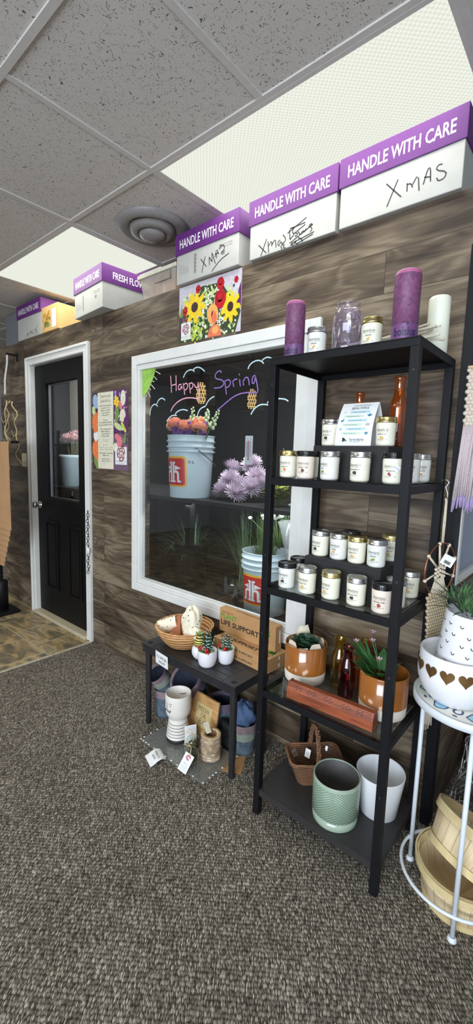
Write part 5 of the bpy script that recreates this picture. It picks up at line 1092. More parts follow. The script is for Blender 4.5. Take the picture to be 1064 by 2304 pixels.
# ---------------------------------------------------------------- low black table and what it carries
TX0,TX1,TY0,TY1,TZ=-0.795,-0.160,0.058,0.335,0.442
RES=plain('black_resin',rgb(34,34,37),0.45,var=0.2,scale=25)
t=thing('plastic_table','low black resin table with slatted top beside the tall black shelf unit','table',((TX0+TX1)/2,(TY0+TY1)/2,0))
hx,hy=(TX1-TX0)/2,(TY1-TY0)/2
m=MB()
for i in range(6):
    y0=-hy+0.012+i*(2*hy-0.024)/6; m.box(-hx+0.075,hx-0.075,y0+0.0012,y0+(2*hy-0.024)/6-0.0012,TZ-0.008,TZ)
m.box(-hx+0.01,hx-0.01,-hy+0.01,hy-0.01,TZ-0.014,TZ-0.004)
for s in (-1,1): m.box(min(s*hx,s*(hx-0.075)),max(s*hx,s*(hx-0.075)),-hy,hy,TZ-0.008,TZ)
m.box(-hx+0.075,hx-0.075,-hy,-hy+0.0115,TZ-0.008,TZ); m.box(-hx+0.075,hx-0.075,hy-0.0115,hy,TZ-0.008,TZ)
m.build('table_top',RES,t,bevel=0.002)
m=MB()
for b in ((-hx+0.003,hx-0.003,-hy+0.003,-hy+0.009),(-hx+0.003,hx-0.003,hy-0.009,hy-0.003),(-hx+0.003,-hx+0.009,-hy+0.009,hy-0.009),(hx-0.009,hx-0.003,-hy+0.009,hy-0.009)): m.box(b[0],b[1],b[2],b[3],TZ-0.045,TZ-0.008)
m.build('apron',RES,t,bevel=0.002)
for sx in (-1,1):
    for sy in (-1,1):
        MB().lathe([(0,0),(0.013,0),(0.014,0.004),(0.0165,TZ-0.05),(0.0165,TZ-0.015)],20,c=(sx*(hx-0.026),sy*(hy-0.026),0)).build('leg',RES,t)
        q=MB(); q.disc(0.013,TZ+0.0006,20,0,c=(sx*(hx-0.03),sy*(hy-0.03))); q.lathe([(0.013,TZ),(0.016,TZ+0.0015),(0.0185,TZ)],20,1,c=(sx*(hx-0.03),sy*(hy-0.03),0)); q.build('corner_socket',[plain('black_hole',rgb(6,6,7),0.9),RES],t)
t=thing('price_card','white TLC SPECIAL 50%OFF card taped to the front edge of the low black table','sign',(-0.630,TY0-0.004,0.405),0.0,None,(0.12,0.10,0.0))
MB().box(-0.046,0.046,-0.001,0,-0.034,0.036).build('card',PAPER,t); q=MB(); q.text('TLC SPECIAL',front(-0.0014),0.020,0,0,0.010,width=0.078,bold=0.012); q.text('50%OFF',front(-0.0014),0.019,0,0,-0.016,width=0.048,bold=0.012); q.build('card_print',INK,t)
# bowl basket
BAM=mat_weave('honey_bamboo_weave',rgb(132,84,46),rgb(214,164,108),55,120)
t=thing('bowl_basket','round woven basket bowl of cloths on the low black table','basket',(-0.632,0.205,TZ))
MB().lathe([(0,0),(0.080,0),(0.090,0.006),(0.118,0.036),(0.138,0.070),(0.148,0.098),(0.142,0.099),(0.132,0.072),(0.112,0.040),(0.080,0.010),(0,0.008)],48).build('woven_bowl',BAM,t)
m=MB()
for ph in (0,2.1,4.2): m.tube([((0.146+0.003*math.cos(i*0.8+ph))*math.cos(2*PI*i/60),(0.146+0.003*math.cos(i*0.8+ph))*math.sin(2*PI*i/60),0.099+0.003*math.sin(i*0.8+ph)) for i in range(60)],0.003,6,closed=True)
m.build('rim',BAM,t)
DOTW=plain('ecru_cotton',rgb(226,218,196),0.85,var=0.05); LEA=plain('tan_suede',rgb(158,98,60),0.8,var=0.1)
o=MB(); q=o; sp=[]
for i in range(60): a=i*0.33; r=0.006+0.0011*i*0.45; sp.append((r*math.cos(a),r*math.sin(a)))
vs=[]
for a,b in sp: vs+=[(a,-0.05,b),(a,0.05,b)]
q.add(vs,[(2*i,2*i+1,2*i+3,2*i+2) for i in range(59)],0,True)
vs=[]
for a,b in sp: l=math.hypot(a,b); vs+=[(a*(l+.0022)/l,-0.05,b*(l+.0022)/l),(a,-0.05,b)]
q.add(vs,[(2*i,2*i+1,2*i+3,2*i+2) for i in range(59)],0)
q.lathe([(0.0365,-0.05),(0.038,0),(0.0365,0.05)],28,0,Matrix.Rotation(PI/2,4,'X')); R8=random.Random(1)
for i in range(16): a=R8.uniform(0,2*PI); yy=R8.uniform(-.04,.04); q.ball((0.0375*math.cos(a),yy,0.0375*math.sin(a)),0.0028,1,6,4)
tag(q.build('rolled_cloth',[DOTW,INK],None,(-0.712,0.165,TZ+0.088),(0.35,0,-0.9)),'rolled white cloth with black specks in the woven basket bowl','cloth')
for k,(dx,rz_,lab) in enumerate(((0.0,0.5,'front tan suede strap folded in the woven basket bowl'),(0.035,0.2,'rear tan suede strap standing behind the front strap'))):
    m=MB().box(-0.022,0.022,-0.003,0.003,-0.055,0.060); m.box(-0.022,0.022,-0.010,-0.003,-0.055,0.052)
    tag(m.build('suede_strap',LEA,None,(-0.655+dx,0.175+0.04*k,TZ+0.092),(-0.75,0.15*k-0.3,rz_),bevel=0.002),lab,'strap')
m=MB(); R9=random.Random(6); wob=lambda a,t_:1+0.13*math.sin(3*a+2*t_)+0.07*math.sin(7*a-3*t_)
m.ball((0,0,0),0.062,0,28,18,sc=(0.85,0.75,1.25),wob=wob)
for i in range(26):
    a=R9.uniform(0,2*PI); th=R9.uniform(0.4,2.6); r=0.0635*wob(a,th); m.ball((r*math.sin(th)*math.cos(a)*0.85,r*math.sin(th)*math.sin(a)*0.75,-r*math.cos(th)*1.25),0.003,1,6,4)
m.ball((0.035,-0.03,-0.035),0.045,0,20,12,sc=(1.1,0.8,0.8),wob=lambda a,t_:1+0.15*math.sin(4*a+3*t_))
tag(m.build('spotted_cloth',[DOTW,INK],None,(-0.572,0.20,TZ+0.130)),'crumpled ecru cloth with black spots heaped on the woven basket bowl','cloth')
# little succulent pots
CW=plain('white_ceramic',rgb(222,221,224),0.45,var=0.03,scale=12); HAW=plain('haworthia_green',rgb(34,66,50),0.5,var=0.15); STR=plain('haworthia_stripe',rgb(200,214,200),0.5,var=0.05); MOSS=plain('sedum_green',rgb(118,146,78),0.6,var=0.3); BER=plain('red_berry',rgb(186,34,36),0.25,var=0.1); MARO=plain('maroon_succulent',rgb(104,52,44),0.5,var=0.2)
def zebra(x,y,r,h,label,seed,tall):
    t=thing('succulent_pot',label,'plant pot',(x,y,TZ),group=None); R=random.Random(seed)
    MB().lathe([(0,0),(r*0.70,0),(r*0.86,h*0.12),(r*0.98,h*0.45),(r,h-0.003),(r*0.97,h),(r*0.92,h-0.003),(r*0.9,h*0.75),(0,h*0.75)],36).build('pot_body',CW,t)
    m=MB()
    for i in range(13):
        a=i*2.4; el=1.02+0.45*(i/13); d=Vector((math.cos(a)*math.cos(el),math.sin(a)*math.cos(el),math.sin(el))); L=tall*R.uniform(.75,1.05); b=Vector((0.004*math.cos(a),0.004*math.sin(a),h*0.75)); up=Vector((0,0,1)); sd=d.cross(up).normalized(); u2=sd.cross(d)
        n=24; vs=[]
        for k in range(n+1):
            f=k/n; w=0.0085*(1-f)**0.75*(0.7+0.6*min(1,3*f)); p=b+d*L*f+u2*(0.10*L*f*f)
            for j in range(6): aa=2*PI*j/6; vs.append(p+sd*w*math.cos(aa)+u2*w*0.55*math.sin(aa))
        m.add(vs,[],0); base=len(m.v)-len(vs)
        for k in range(n):
            for j in range(6): m.f.append((base+k*6+j,base+k*6+(j+1)%6,base+k*6+6+(j+1)%6,base+k*6+6+j)); m.m.append(1 if k%4==1 else 0); m.sm.append(True)
    m.build('zebra_leaves',[HAW,STR],t)
    m=MB()
    for i in range(40): a=R.uniform(0,2*PI); q_=r*0.85*math.sqrt(R.random()); m.ball((q_*math.cos(a),q_*math.sin(a),h*0.78+R.uniform(0,.008)),R.uniform(.003,.006),0,6,4)
    for i in range(10): a=-2.2+0.25*i; m.petal((r*0.7*math.cos(a),r*0.7*math.sin(a),h*0.85),(math.cos(a),math.sin(a),R.uniform(.2,1)),(0,0,1),0.02,0.012,0.3)
    m.build('sedum',MOSS,t)
    m=MB()
    for i in range(12): a=(-2.5 if i<6 else -0.9)+R.uniform(-.28,.28); q_=r*R.uniform(.55,.95); m.ball((q_*math.cos(a),q_*math.sin(a),h+R.uniform(-.004,.016)),0.0052,0,8,6)
    m.build('red_berries',BER,t)
    m=MB()
    for i in range(12): a=i*2.4; m.petal((r*0.5,-r*0.35,h*0.85),(math.cos(a),math.sin(a),0.7),(0,0,1),0.017,0.012,0.5)
    m.build('maroon_rosette',MARO,t)
    return t
zebra(-0.384,0.119,0.045,0.076,'white pot with tall zebra-striped succulent and red berries at the table front',1,0.118)
zebra(-0.340,0.200,0.040,0.074,'smaller white pot with zebra-striped succulent beside the plant support cartons',2,0.085)
t=thing('bee_pot','white round pot with a yellow and black striped bee figure, by the woven basket bowl','plant pot',(-0.464,0.146,TZ))
MB().lathe([(0,0),(0.022,0),(0.033,0.016),(0.037,0.034),(0.034,0.052),(0.026,0.062),(0.022,0.06),(0,0.05)],32).build('pot_body',CW,t)
m=MB(); pr=[]
for k in range(13):
    f=k/12; pr.append((0.026*math.sin(PI*(0.12+0.86*f)),0.052+0.062*f,k%2))
m.lathe(pr,24); m.build('striped_bee',[plain('bee_yellow',rgb(226,206,84),0.5,var=0.08),INK],t)
m=MB()
for i in range(9): a=i*2.4; m.petal((0,0,0.11),(math.cos(a),math.sin(a),0.5),(0,0,1),0.026,0.014,0.2)
m.build('sprig',MOSS,t)
# plant life support cartons
GRN=plain('plant_green_print',rgb(92,142,62),0.7,var=0.08); BRN=plain('dark_brown_print',rgb(52,40,32),0.7,var=0.05); RDK=rgb(1,1,1)
def kit(label,loc,rz,L,D,H,faces):
    t=thing('plant_kit_carton',label,'box',loc,rz,None); b=MB().box(-L/2,L/2,-D/2,D/2,0,H).build('carton_body',KRAFT,t,bevel=0.0015)
    q=MB(); e=0.0006
    if 'bigfront' in faces:
        mp=front(-D/2-e)
        q.text('PLANT',mp,0.036,0,-L*0.47,H*0.70,bold=0.03,width=L*0.30,align='LEFT'); q.text('LIFE SUPPORT',mp,0.036,1,-L*0.47,H*0.42,bold=0.03,width=L*0.70,align='LEFT'); q.text('grow light kit',mp,0.010,1,-L*0.44,H*0.88,width=L*0.2,align='LEFT'); q.text('powered by the sun',mp,0.008,0,-L*0.47,H*0.22,width=L*0.3,align='LEFT')
        q.build('carton_lettering',[GRN,BRN,PAPER],b); q=MB()
        for i in range(9): q.blob(L*0.36+0.012*((i%3)-1),H*0.52+0.011*(i//3),0.012,0.006,mp,0,8,rot=0.9*(1 if i%2 else -1)+i)
        q.flat([(L*0.33,H*0.34),(L*0.345,H*0.20),(L*0.385,H*0.20),(L*0.40,H*0.34)],mp,1)
        q.build('plant_drawing',[GRN,BRN,PAPER],b); q=MB()
        q.text('ANYWHERE BUT HERE',lambda a,b_:(a,b_,H+e),0.012,1,0,0,width=L*0.45,bold=0.01)
    if 'top' in faces:
        mp=lambda a,b_:(a,b_,H+e)
        q.text('PLANT',mp,0.034,0,-L*0.47,D*0.10,bold=0.03,width=L*0.30,align='LEFT'); q.text('LIFE SUPPORT',mp,0.034,1,-L*0.47,-D*0.18,bold=0.03,width=L*0.70,align='LEFT')
        for i in range(9): q.blob(L*0.40+0.012*((i%3)-1),-D*0.05+0.011*(i//3),0.012,0.006,mp,0,8,rot=i)
        q.flat([(L*0.37,-D*0.2),(L*0.385,-D*0.35),(L*0.425,-D*0.35),(L*0.44,-D*0.2)],mp,1)
    if 'edge' in faces: q.text('PLANT LIFE SUPPORT',front(-D/2-e),0.015,1,-0.01,H*0.5,bold=0.02,width=L*0.58)
    if q.v: q.build('carton_lettering',[GRN,BRN,PAPER],b); q=MB()
    mpr=lambda a,b_:(L/2+e,a,b_)
    q.flat([(D*0.05,H*0.3),(D*0.05+0.010,H*0.3),(D*0.05+0.010,H*0.8),(D*0.05,H*0.8)],mpr,2)
    q.build('barcode_label',[GRN,BRN,PAPER],b); return t
kit('kraft PLANT LIFE SUPPORT carton lying lowest on the low black table',(-0.300,0.324,TZ),-0.08,0.355,0.150,0.033,('edge',))
kit('kraft PLANT LIFE SUPPORT carton lying second, under the upright carton',(-0.300,0.324,TZ+0.0335),-0.08,0.355,0.150,0.033,('edge','top'))
kit('kraft PLANT LIFE SUPPORT carton standing upright on top of the two flat ones',(-0.333,0.360,TZ+0.067),-0.045,0.368,0.048,0.122,('bigfront',))
# ---------------------------------------------------------------- under the table
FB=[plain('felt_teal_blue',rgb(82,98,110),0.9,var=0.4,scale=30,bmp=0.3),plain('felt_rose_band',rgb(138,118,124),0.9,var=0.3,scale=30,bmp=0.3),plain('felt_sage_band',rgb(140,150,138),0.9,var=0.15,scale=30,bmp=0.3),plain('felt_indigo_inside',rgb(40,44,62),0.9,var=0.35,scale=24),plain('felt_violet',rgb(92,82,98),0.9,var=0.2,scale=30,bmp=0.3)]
def felt(name,label,loc,rot,r,h,bands):
    t=thing(name,label,'pot',loc,0,None,rot); pr=[(0,0,bands[0])]
    n=8
    for k in range(n+1): f=k/n; pr.append((r*(0.86+0.14*f),h*f,bands[min(int(f*len(bands)),len(bands)-1)]))
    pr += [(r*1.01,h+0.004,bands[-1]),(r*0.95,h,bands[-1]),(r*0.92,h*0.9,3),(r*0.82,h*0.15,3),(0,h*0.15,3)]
    MB().lathe(pr,36).build('felt_body',FB,t); return t
felt('felt_pot','teal blue felted pot with a rose rim under the far end of the low table',(-0.770,0.195,0),(0,0,0),0.056,0.150,[0,0,0,1])
felt('felt_pot','felted pot tipped open on top of the teal blue one, dark inside',(-0.768,0.200,0.165),(0.62,-0.10,0),0.058,0.110,[0,2,1])
felt('felt_pot','dark felted pot standing behind the striped face vase',(-0.615,0.285,0),(0,0,0),0.060,0.160,[4,4,4])
felt('felt_bowl','wide violet-banded felted bowl tipped toward the shop behind the wooden plaque',(-0.615,0.262,0.190),(0.72,0.05,0),0.085,0.10,[0,4,4,1])
felt('felt_pot','dark blue felted pot behind the wooden plaque',(-0.430,0.290,0),(0,0,0),0.068,0.185,[0,0,4])
felt('felt_pot','blue felted pot with sage and rose bands by the near table leg',(-0.268,0.262,0),(0,0,0),0.062,0.150,[0,0,2,1])
m=MB(); m.ball((0,0,0),0.052,0,26,16,sc=(1,1,1.25),wob=lambda a,t_:1+0.16*math.sin(5*a+4*t_)+0.08*math.sin(11*a-5*t_))
tag(m.build('blue_tissue',plain('blue_tissue_paper',rgb(78,102,140),0.75,var=0.2,scale=20),None,(-0.268,0.262,0.178)),'crumpled blue tissue stuffed in the blue banded felted pot','tissue')
t=thing('acrylic_tray','clear acrylic tray with beaded rim lying on the carpet under the low table','tray',(-0.458,0.050,0.0))
MB().box(-0.215,0.215,-0.088,0.140,0.002,0.012).build('tray_slab',glass('acrylic_slab',(0.86,0.88,0.86),1.2,0.02,0.10,(0.7,0.72,0.7)),t,bevel=0.003)
m=MB(); R10=random.Random(3)
for i in range(64):
    f=i/64*2*(0.43+0.228); 
    if f<0.43: p=(-0.215+f,-0.088)
    elif f<0.658: p=(0.215,-0.088+f-0.43)
    elif f<1.088: p=(0.215-(f-0.658),0.140)
    else: p=(-0.215,0.140-(f-1.088))
    if R10.random()<0.62: m.box(p[0]-0.004,p[0]+0.004,p[1]-0.003,p[1]+0.003,0.0125,0.0145,0)
m.build('beaded_rim',plain('pearl_bead',rgb(226,226,220),0.3),t)
o=thing('tray_tag','white sale tag curling off the carpet-side edge of the acrylic tray','tag',(-0.520,-0.068,0.0),-0.35)
m=MB(); vs=[]
for i in range(9): f=i/8; vs+=[(-0.042,0.035-0.075*f,0.0135+0.020*math.sin(PI*f)*(1-f)-0.012*f),(0.042,0.035-0.075*f,0.0135+0.022*math.sin(PI*f)*(1-f)-0.012*f)]
m.add(vs,[(2*i,2*i+2,2*i+3,2*i+1) for i in range(8)],0,True); m.build('tag_paper',PAPER,o)
q=MB(); mp=lambda a,b:(-a,-b,0.0152+0.0*b)
def mpt(a,b):
    f=min(1,max(0,(0.035+b)/0.075)); return (-a,-b,0.0141+0.020*math.sin(PI*f)*(1-f)-0.012*f+0.0012)
q.text('TLC SPECIAL',mpt,0.014,0,0,-0.006,width=0.055); q.text('50%OFF',mpt,0.012,0,0,0.010,width=0.035); q.build('tag_print',INK,o)
# face vase
VW=plain('matt_white_ceramic',rgb(222,216,206),0.55,var=0.03,scale=10)
t=thing('face_vase','white face vase with moustache and black striped body on the acrylic tray','vase',(-0.548,0.092,0.012))
pr=[(0,0,1),(0.050,0,1),(0.056,0.004,1),(0.0565,0.022,1)]
z0=0.022; cur=0
zs=[0.022,0.034,0.0365,0.049,0.0515,0.064,0.0665,0.079,0.0815,0.094,0.0965,0.112]
for i,zz in enumerate(zs): f=(zz-0.022)/0.09; pr.append((0.0565-0.0115*f**1.3,zz,1 if i in (1,3,5,7,9) else 0))
pr += [(0.044,0.117,0),(0.050,0.126,0),(0.058,0.140,0),(0.0625,0.160,0),(0.064,0.200,0),(0.0635,0.238,0),(0.062,0.243,0),(0.059,0.241,0),(0.058,0.20,0),(0.055,0.165,0),(0,0.150,0)]
bo=MB().lathe(pr,48).build('vase_body',[VW,INK],t)
q=MB(); mp=cyl(0.0646,0.19,-0.15)
q.stroke([(0.0,0.022),(0.001,0.0),(-0.004,-0.012),(0.004,-0.014)],mp,0.0025)
for d in (-1,1):
    q.stroke([(d*0.002,-0.020),(d*0.010,-0.017),(d*0.018,-0.024),(d*0.024,-0.018),(d*0.022,-0.011)],mp,0.0045); q.blob(d*0.022,0.010,0.0035,0.0022,mp,0,10); q.stroke([(d*0.012,0.018),(d*0.022,0.023),(d*0.032,0.019)],mp,0.0018)
q.build('painted_face',INK,bo)
# plaque, card, black frame
PLQ=mat_grain('pale_oak_plaque',rgb(166,122,74),rgb(204,160,104),(14,80,80),0.6)
t=thing('wooden_plaque','wooden plaque reading MEOW OR NEVER leaning against the felted pots','plaque',(-0.478,0.176,0.013),-0.05,None,(-0.16,0,-0.05))
MB().box(-0.098,0.098,0,0.012,0,0.205).build('board',PLQ,t,bevel=0.002); MB().box(-0.048,0.062,-0.002,0,0.045,0.16).build('inset_panel',plain('straw_panel',rgb(196,172,118),0.7,var=0.08),t)
q=MB()
for s,zz in (('MEOW',0.135),('OR',0.105),('NEVER',0.075)): q.text(s,front(-0.0026),0.036,0,0.007,zz,width=0.019*len(s),bold=0.0)
q.build('plaque_lettering',plain('grey_brown_ink',rgb(104,88,66),0.7),t)
t=thing('white_card','small white card standing between the face vase and the wooden plaque','card',(-0.475,0.110,0.0125),0.9,None,(-0.12,0,1.05)); MB().box(-0.03,0.03,0,0.002,0,0.085).build('card_sheet',PAPER,t)
t=thing('hook_plaque','small black frame with wire hooks leaning beside the birch candle holder','hooks',(-0.322,0.190,0.013),0,None,(-0.16,0,-0.1)); m=MB(); pframe(m,-0.058,0.058,0,0.125,0.012,0.012,0.012,0.012,0,0.012); m.build('frame_border',BLACK_METAL,t); MB().box(-0.046,0.046,0.004,0.010,0.012,0.113).build('frame_back',plain('black_card',rgb(26,26,28),0.7),t)
q=MB()
for k in range(3): q.tube([(-0.03+0.03*k,-0.004,0.09),(-0.03+0.03*k,-0.014,0.075),(-0.025+0.03*k,-0.012,0.062),(-0.018+0.03*k,-0.006,0.068)],0.0018,6)
q.build('hook',BLACK_METAL,t)
t=thing('kraft_board','kraft board slipped under the acrylic tray by the table leg','board',(-0.250,0.165,0.0)); MB().box(-0.055,0.055,-0.075,0.075,0.0,0.0018).build('board_sheet',KRAFT,t,(0,0,0),(0,0,0.5))
BARK=plain('birch_bark',rgb(158,136,110),0.85,var=0.5,scale=34,bmp=0.8); CUT=plain('birch_cut_face',rgb(206,178,132),0.7,var=0.1)
t=thing('birch_holder','birch log candle holder with a round well on the acrylic tray','candle holder',(-0.336,0.108,0.012))
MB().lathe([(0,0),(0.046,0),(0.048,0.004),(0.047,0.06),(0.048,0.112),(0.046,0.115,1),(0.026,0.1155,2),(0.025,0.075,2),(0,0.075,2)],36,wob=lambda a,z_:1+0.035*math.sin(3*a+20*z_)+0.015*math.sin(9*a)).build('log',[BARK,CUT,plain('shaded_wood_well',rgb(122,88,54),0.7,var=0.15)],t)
m=MB()
for i in range(14): a=R10.uniform(-2.8,0.2); zz=R10.uniform(.01,.1); m.box(-0.009,0.009,-0.0006,0.0006,-0.002,0.002,0,T(0.0478*math.cos(a),0.0478*math.sin(a),zz)@Rz(a+PI/2))
m.build('bark_flecks',plain('pale_bark_fleck',rgb(214,202,180),0.8),t)
MOSSD=plain('terrarium_moss',rgb(66,70,34),0.9,var=0.4,scale=60,bmp=0.5); TWN=plain('natural_raffia',rgb(206,180,132),0.8,var=0.1)
for k,(x,y,r,lab) in enumerate(((-0.432,0.085,0.037,'clear moss-filled glass ball beside the face vase'),(-0.372,0.010,0.039,'clear moss-filled glass ball at the tray front with the printed tag'))):
    t=thing('moss_ball',lab,'ornament',(x,y,0.012))
    MB().ball((0,0,r),r,0,28,18).build('glass_ball',glass('ball_glass_%d'%k,(0.93,0.95,0.93),1.3),t); MB().ball((0,0,r*0.62),r*0.76,0,20,12,sc=(1,1,0.62),wob=lambda a,t_:1+0.06*math.sin(7*a+6*t_)).build('moss',MOSSD,t)
    q=MB(); q.tube([(-0.04,-0.006,r*2.0),(-0.015,-0.004,r*2+0.006),(0,0,r*2+0.004),(0.018,-0.012,r*2+0.012),(0.03,-0.03,r*1.9)],0.0017,6); q.tube([(0,0,r*2+0.002),(-0.02,0.006,r*2+0.012),(-0.036,0.004,r*2+0.010)],0.0016,6); q.build('raffia_tie',TWN,t)
t=thing('business_card','white hanging tag with a red rose emblem in front of the tray-front glass ball','tag',(-0.352,-0.036,0.050),0,None,(-0.45,0.32,0.25))
MB().box(-0.0225,0.0225,-0.0005,0.0005,-0.040,0.040).build('tag_card',PAPER,t); q=MB(); mp=front(-0.001)
for j in range(3): q.stroke([((0.011-0.003*j)*math.cos(a_*0.5),0.024+(0.011-0.003*j)*math.sin(a_*0.5)) for a_ in range(12)],mp,0.0022,0)
q.text('Thank you',mp,0.008,1,0,-0.002,width=0.025); 
for j in range(4): q.text('care instructions',mp,0.004,1,0,-0.012-0.006*j,width=0.030)
q.build('tag_print',[plain('tag_rose_ink',rgb(170,52,74),0.6),GREY_INK],t)
t=thing('paper_tag','cream paper tag lying across the rim of the birch candle holder','tag',(-0.372,0.118,0.135),0,None,(0.2,0.25,-0.5)); MB().box(-0.032,0.032,-0.012,0.012,-0.0005,0.0005).build('tag_card',plain('cream_tag',rgb(216,206,184),0.7),t)
# ---------------------------------------------------------------- plant stand at the right
SMET=plain('white_stand_metal',rgb(206,212,216),0.4,var=0.03)
SX,SY,ST=0.690,0.180,0.690
t=thing('plant_stand','white metal plant stand with a mosaic top and round foot ring','stand',(SX,SY,0))
for k in range(3):
    a=math.radians(165+120*k); x,y=0.152*math.cos(a),0.152*math.sin(a)
    m=MB(); m.tube([(x,y,0.0),(x,y,ST-0.03)],0.0075,10); m.lathe([(0,0),(0.013,0),(0.014,0.004),(0.011,0.012),(0.008,0.014)],16,c=(x,y,0)); m.build('leg',SMET,t)
    MB().add([(x*0.97-0.0,y*0.97,ST-0.03),(x*0.97,y*0.97,ST-0.10),(x*0.45,y*0.45,ST-0.03)],[(0,1,2)]).add([(x*0.97+0.003*math.sin(a),y*0.97-0.003*math.cos(a),ST-0.03),(x*0.97+0.003*math.sin(a),y*0.97-0.003*math.cos(a),ST-0.10),(x*0.45+0.003*math.sin(a),y*0.45-0.003*math.cos(a),ST-0.03)],[(2,1,0)]).build('corner_brace',SMET,t)
MB().tube([(0.160*math.cos(2*PI*i/48),0.160*math.sin(2*PI*i/48),0.085) for i in range(48)],0.0055,8,closed=True).build('foot_ring',SMET,t)
MB().lathe([(0,ST-0.028),(0.160,ST-0.028),(0.166,ST-0.024),(0.166,ST-0.002),(0.162,ST),(0.158,ST-0.002),(0,ST-0.002)],56).build('table_top',SMET,t)
q=MB(); mp=lambda a,b:(a,b,ST-0.0012)
TILE=[plain('mosaic_white',rgb(226,226,216),0.2,var=0.03),plain('mosaic_pale_blue',rgb(150,196,216),0.2,var=0.06),plain('mosaic_navy',rgb(58,72,110),0.2,var=0.08)]
q.blob(0,0,0.157,0.157,mp,0,48)
for i in range(8):
    a=2*PI*i/8+0.3; c,s=math.cos(a),math.sin(a); mp2=lambda u,v,c=c,s=s:(u*c-v*s,u*s+v*c,ST-0.0008)
    q.flat([(0.125,-0.022),(0.150,0),(0.125,0.022),(0.095,0)],mp2,1); q.stroke([(0.125,-0.024),(0.152,0),(0.125,0.024),(0.093,0),(0.125,-0.024)],lambda u,v,c=c,s=s:(u*c-v*s,u*s+v*c,ST-0.0005),0.004,2)
    a2=a+PI/8; c2,s2=math.cos(a2),math.sin(a2); mp3=lambda u,v:(u*c2-v*s2,u*s2+v*c2,ST-0.0007)
    q.stroke([(0.10,-0.008),(0.118,-0.014),(0.13,0),(0.118,0.014),(0.10,0.008)],mp3,0.006,2); q.blob(0.142,0,0.008,0.004,mp3,2,8,rot=1.5)
q.build('mosaic',TILE,t)
BRZ=plain('bronze_foil',rgb(150,116,74),0.3,0.8,var=0.08,scale=30); WGL=plain('white_pot_glaze',rgb(226,226,228),0.35,coat=0.3,var=0.02,scale=8)
t=thing('heart_pot','large white pot with a ring of bronze hearts on the mosaic plant stand','plant pot',(0.650,0.138,ST))
pr=[(0,0),(0.066,0),(0.072,0.004),(0.094,0.030),(0.107,0.060),(0.110,0.085),(0.1075,0.115),(0.106,0.150),(0.104,0.154),(0.100,0.152),(0.099,0.135),(0.098,0.120),(0,0.120)]
bo=MB().lathe(pr,64).build('pot_body',WGL,t)
q=MB(); n=14
for k in range(n):
    ph=2*PI*k/n; mp=cyl(0.1104,0.108,ph)
    half=[(0.0205*math.sin(PI*i/16)**3,0.0014*(13*math.cos(PI*i/16)-5*math.cos(2*PI*i/16)-2*math.cos(3*PI*i/16)-math.cos(4*PI*i/16))) for i in range(17)]
    for d in (-1,1):
        vs=[]
        for x_,y_ in half: vs+=[mp(0,min(y_,0.0072)),mp(d*x_*0.5,(y_+min(y_,0.0072))/2 if y_>0.0072 else y_),mp(d*x_,y_)]
        q.add(vs,[f for i in range(16) for f in ((3*i,3*i+1,3*i+4,3*i+3),(3*i+1,3*i+2,3*i+5,3*i+4))],0,True)
q.build('bronze_hearts',BRZ,bo)
t=thing('tick_pot','white planter dotted with grey tick marks, nested in the heart pot','plant pot',(0.664,0.126,ST+0.122),0,None,(0.03,0.07,0))
r0,r1,h=0.064,0.074,0.165
bo=MB().lathe([(0,0),(r1*0.96,0),(r1,0.004),(r0*1.02,h-0.004),(r0,h),(r0*0.95,h-0.003),(r0*0.93,h*0.6),(0,h*0.6)],56).build('pot_body',WGL,t)
q=MB()
for j in range(5):
    for k in range(12):
        zz=0.022+0.028*j; rr=r1+(r0*1.02-r1)*zz/h+0.0008; mp=cyl(rr,zz,2*PI*(k+0.5*(j%2))/12+0.07*math.sin(k*3+j)); q.stroke([(-0.0045,0.005),(0,-0.004),(0.0055,0.003)],mp,0.0026)
q.build('tick_marks',plain('tick_grey',rgb(76,76,74),0.4,0.3),bo)
p=thing('spider_plant','artificial grassy green plant in the tick-marked planter','plant',(0.674,0.126,ST+0.275)); q=MB(); R11=random.Random(13)
for i in range(34):
    a=R11.uniform(0,2*PI); el=R11.uniform(.55,1.25); d=Vector((math.cos(a)*math.cos(el),math.sin(a)*math.cos(el),math.sin(el))); q.petal((0.02*math.cos(a),0.02*math.sin(a),0.0),d,(0,0,1),R11.uniform(.09,.15),R11.uniform(.006,.011),-0.42,0,6,0.1)
q.build('blades',plain('dark_blade_green',rgb(58,84,58),0.5,var=0.3),p); q=MB()
for i in range(26):
    a=R11.uniform(0,2*PI); el=R11.uniform(.3,1.0); d=Vector((math.cos(a)*math.cos(el),math.sin(a)*math.cos(el),math.sin(el)))
    for k in range(6): q.petal(Vector((0.02*math.cos(a),0.02*math.sin(a),0.01))+d*(0.014*k),d+Vector((0.5*math.sin(k*2.0),0.5*math.cos(k*2.0),.1)),(0,0,1),0.03,0.006,-0.1,0,2,0.1)
q.build('ferny_leaves',plain('mid_fern_green',rgb(76,116,70),0.5,var=0.25),p)
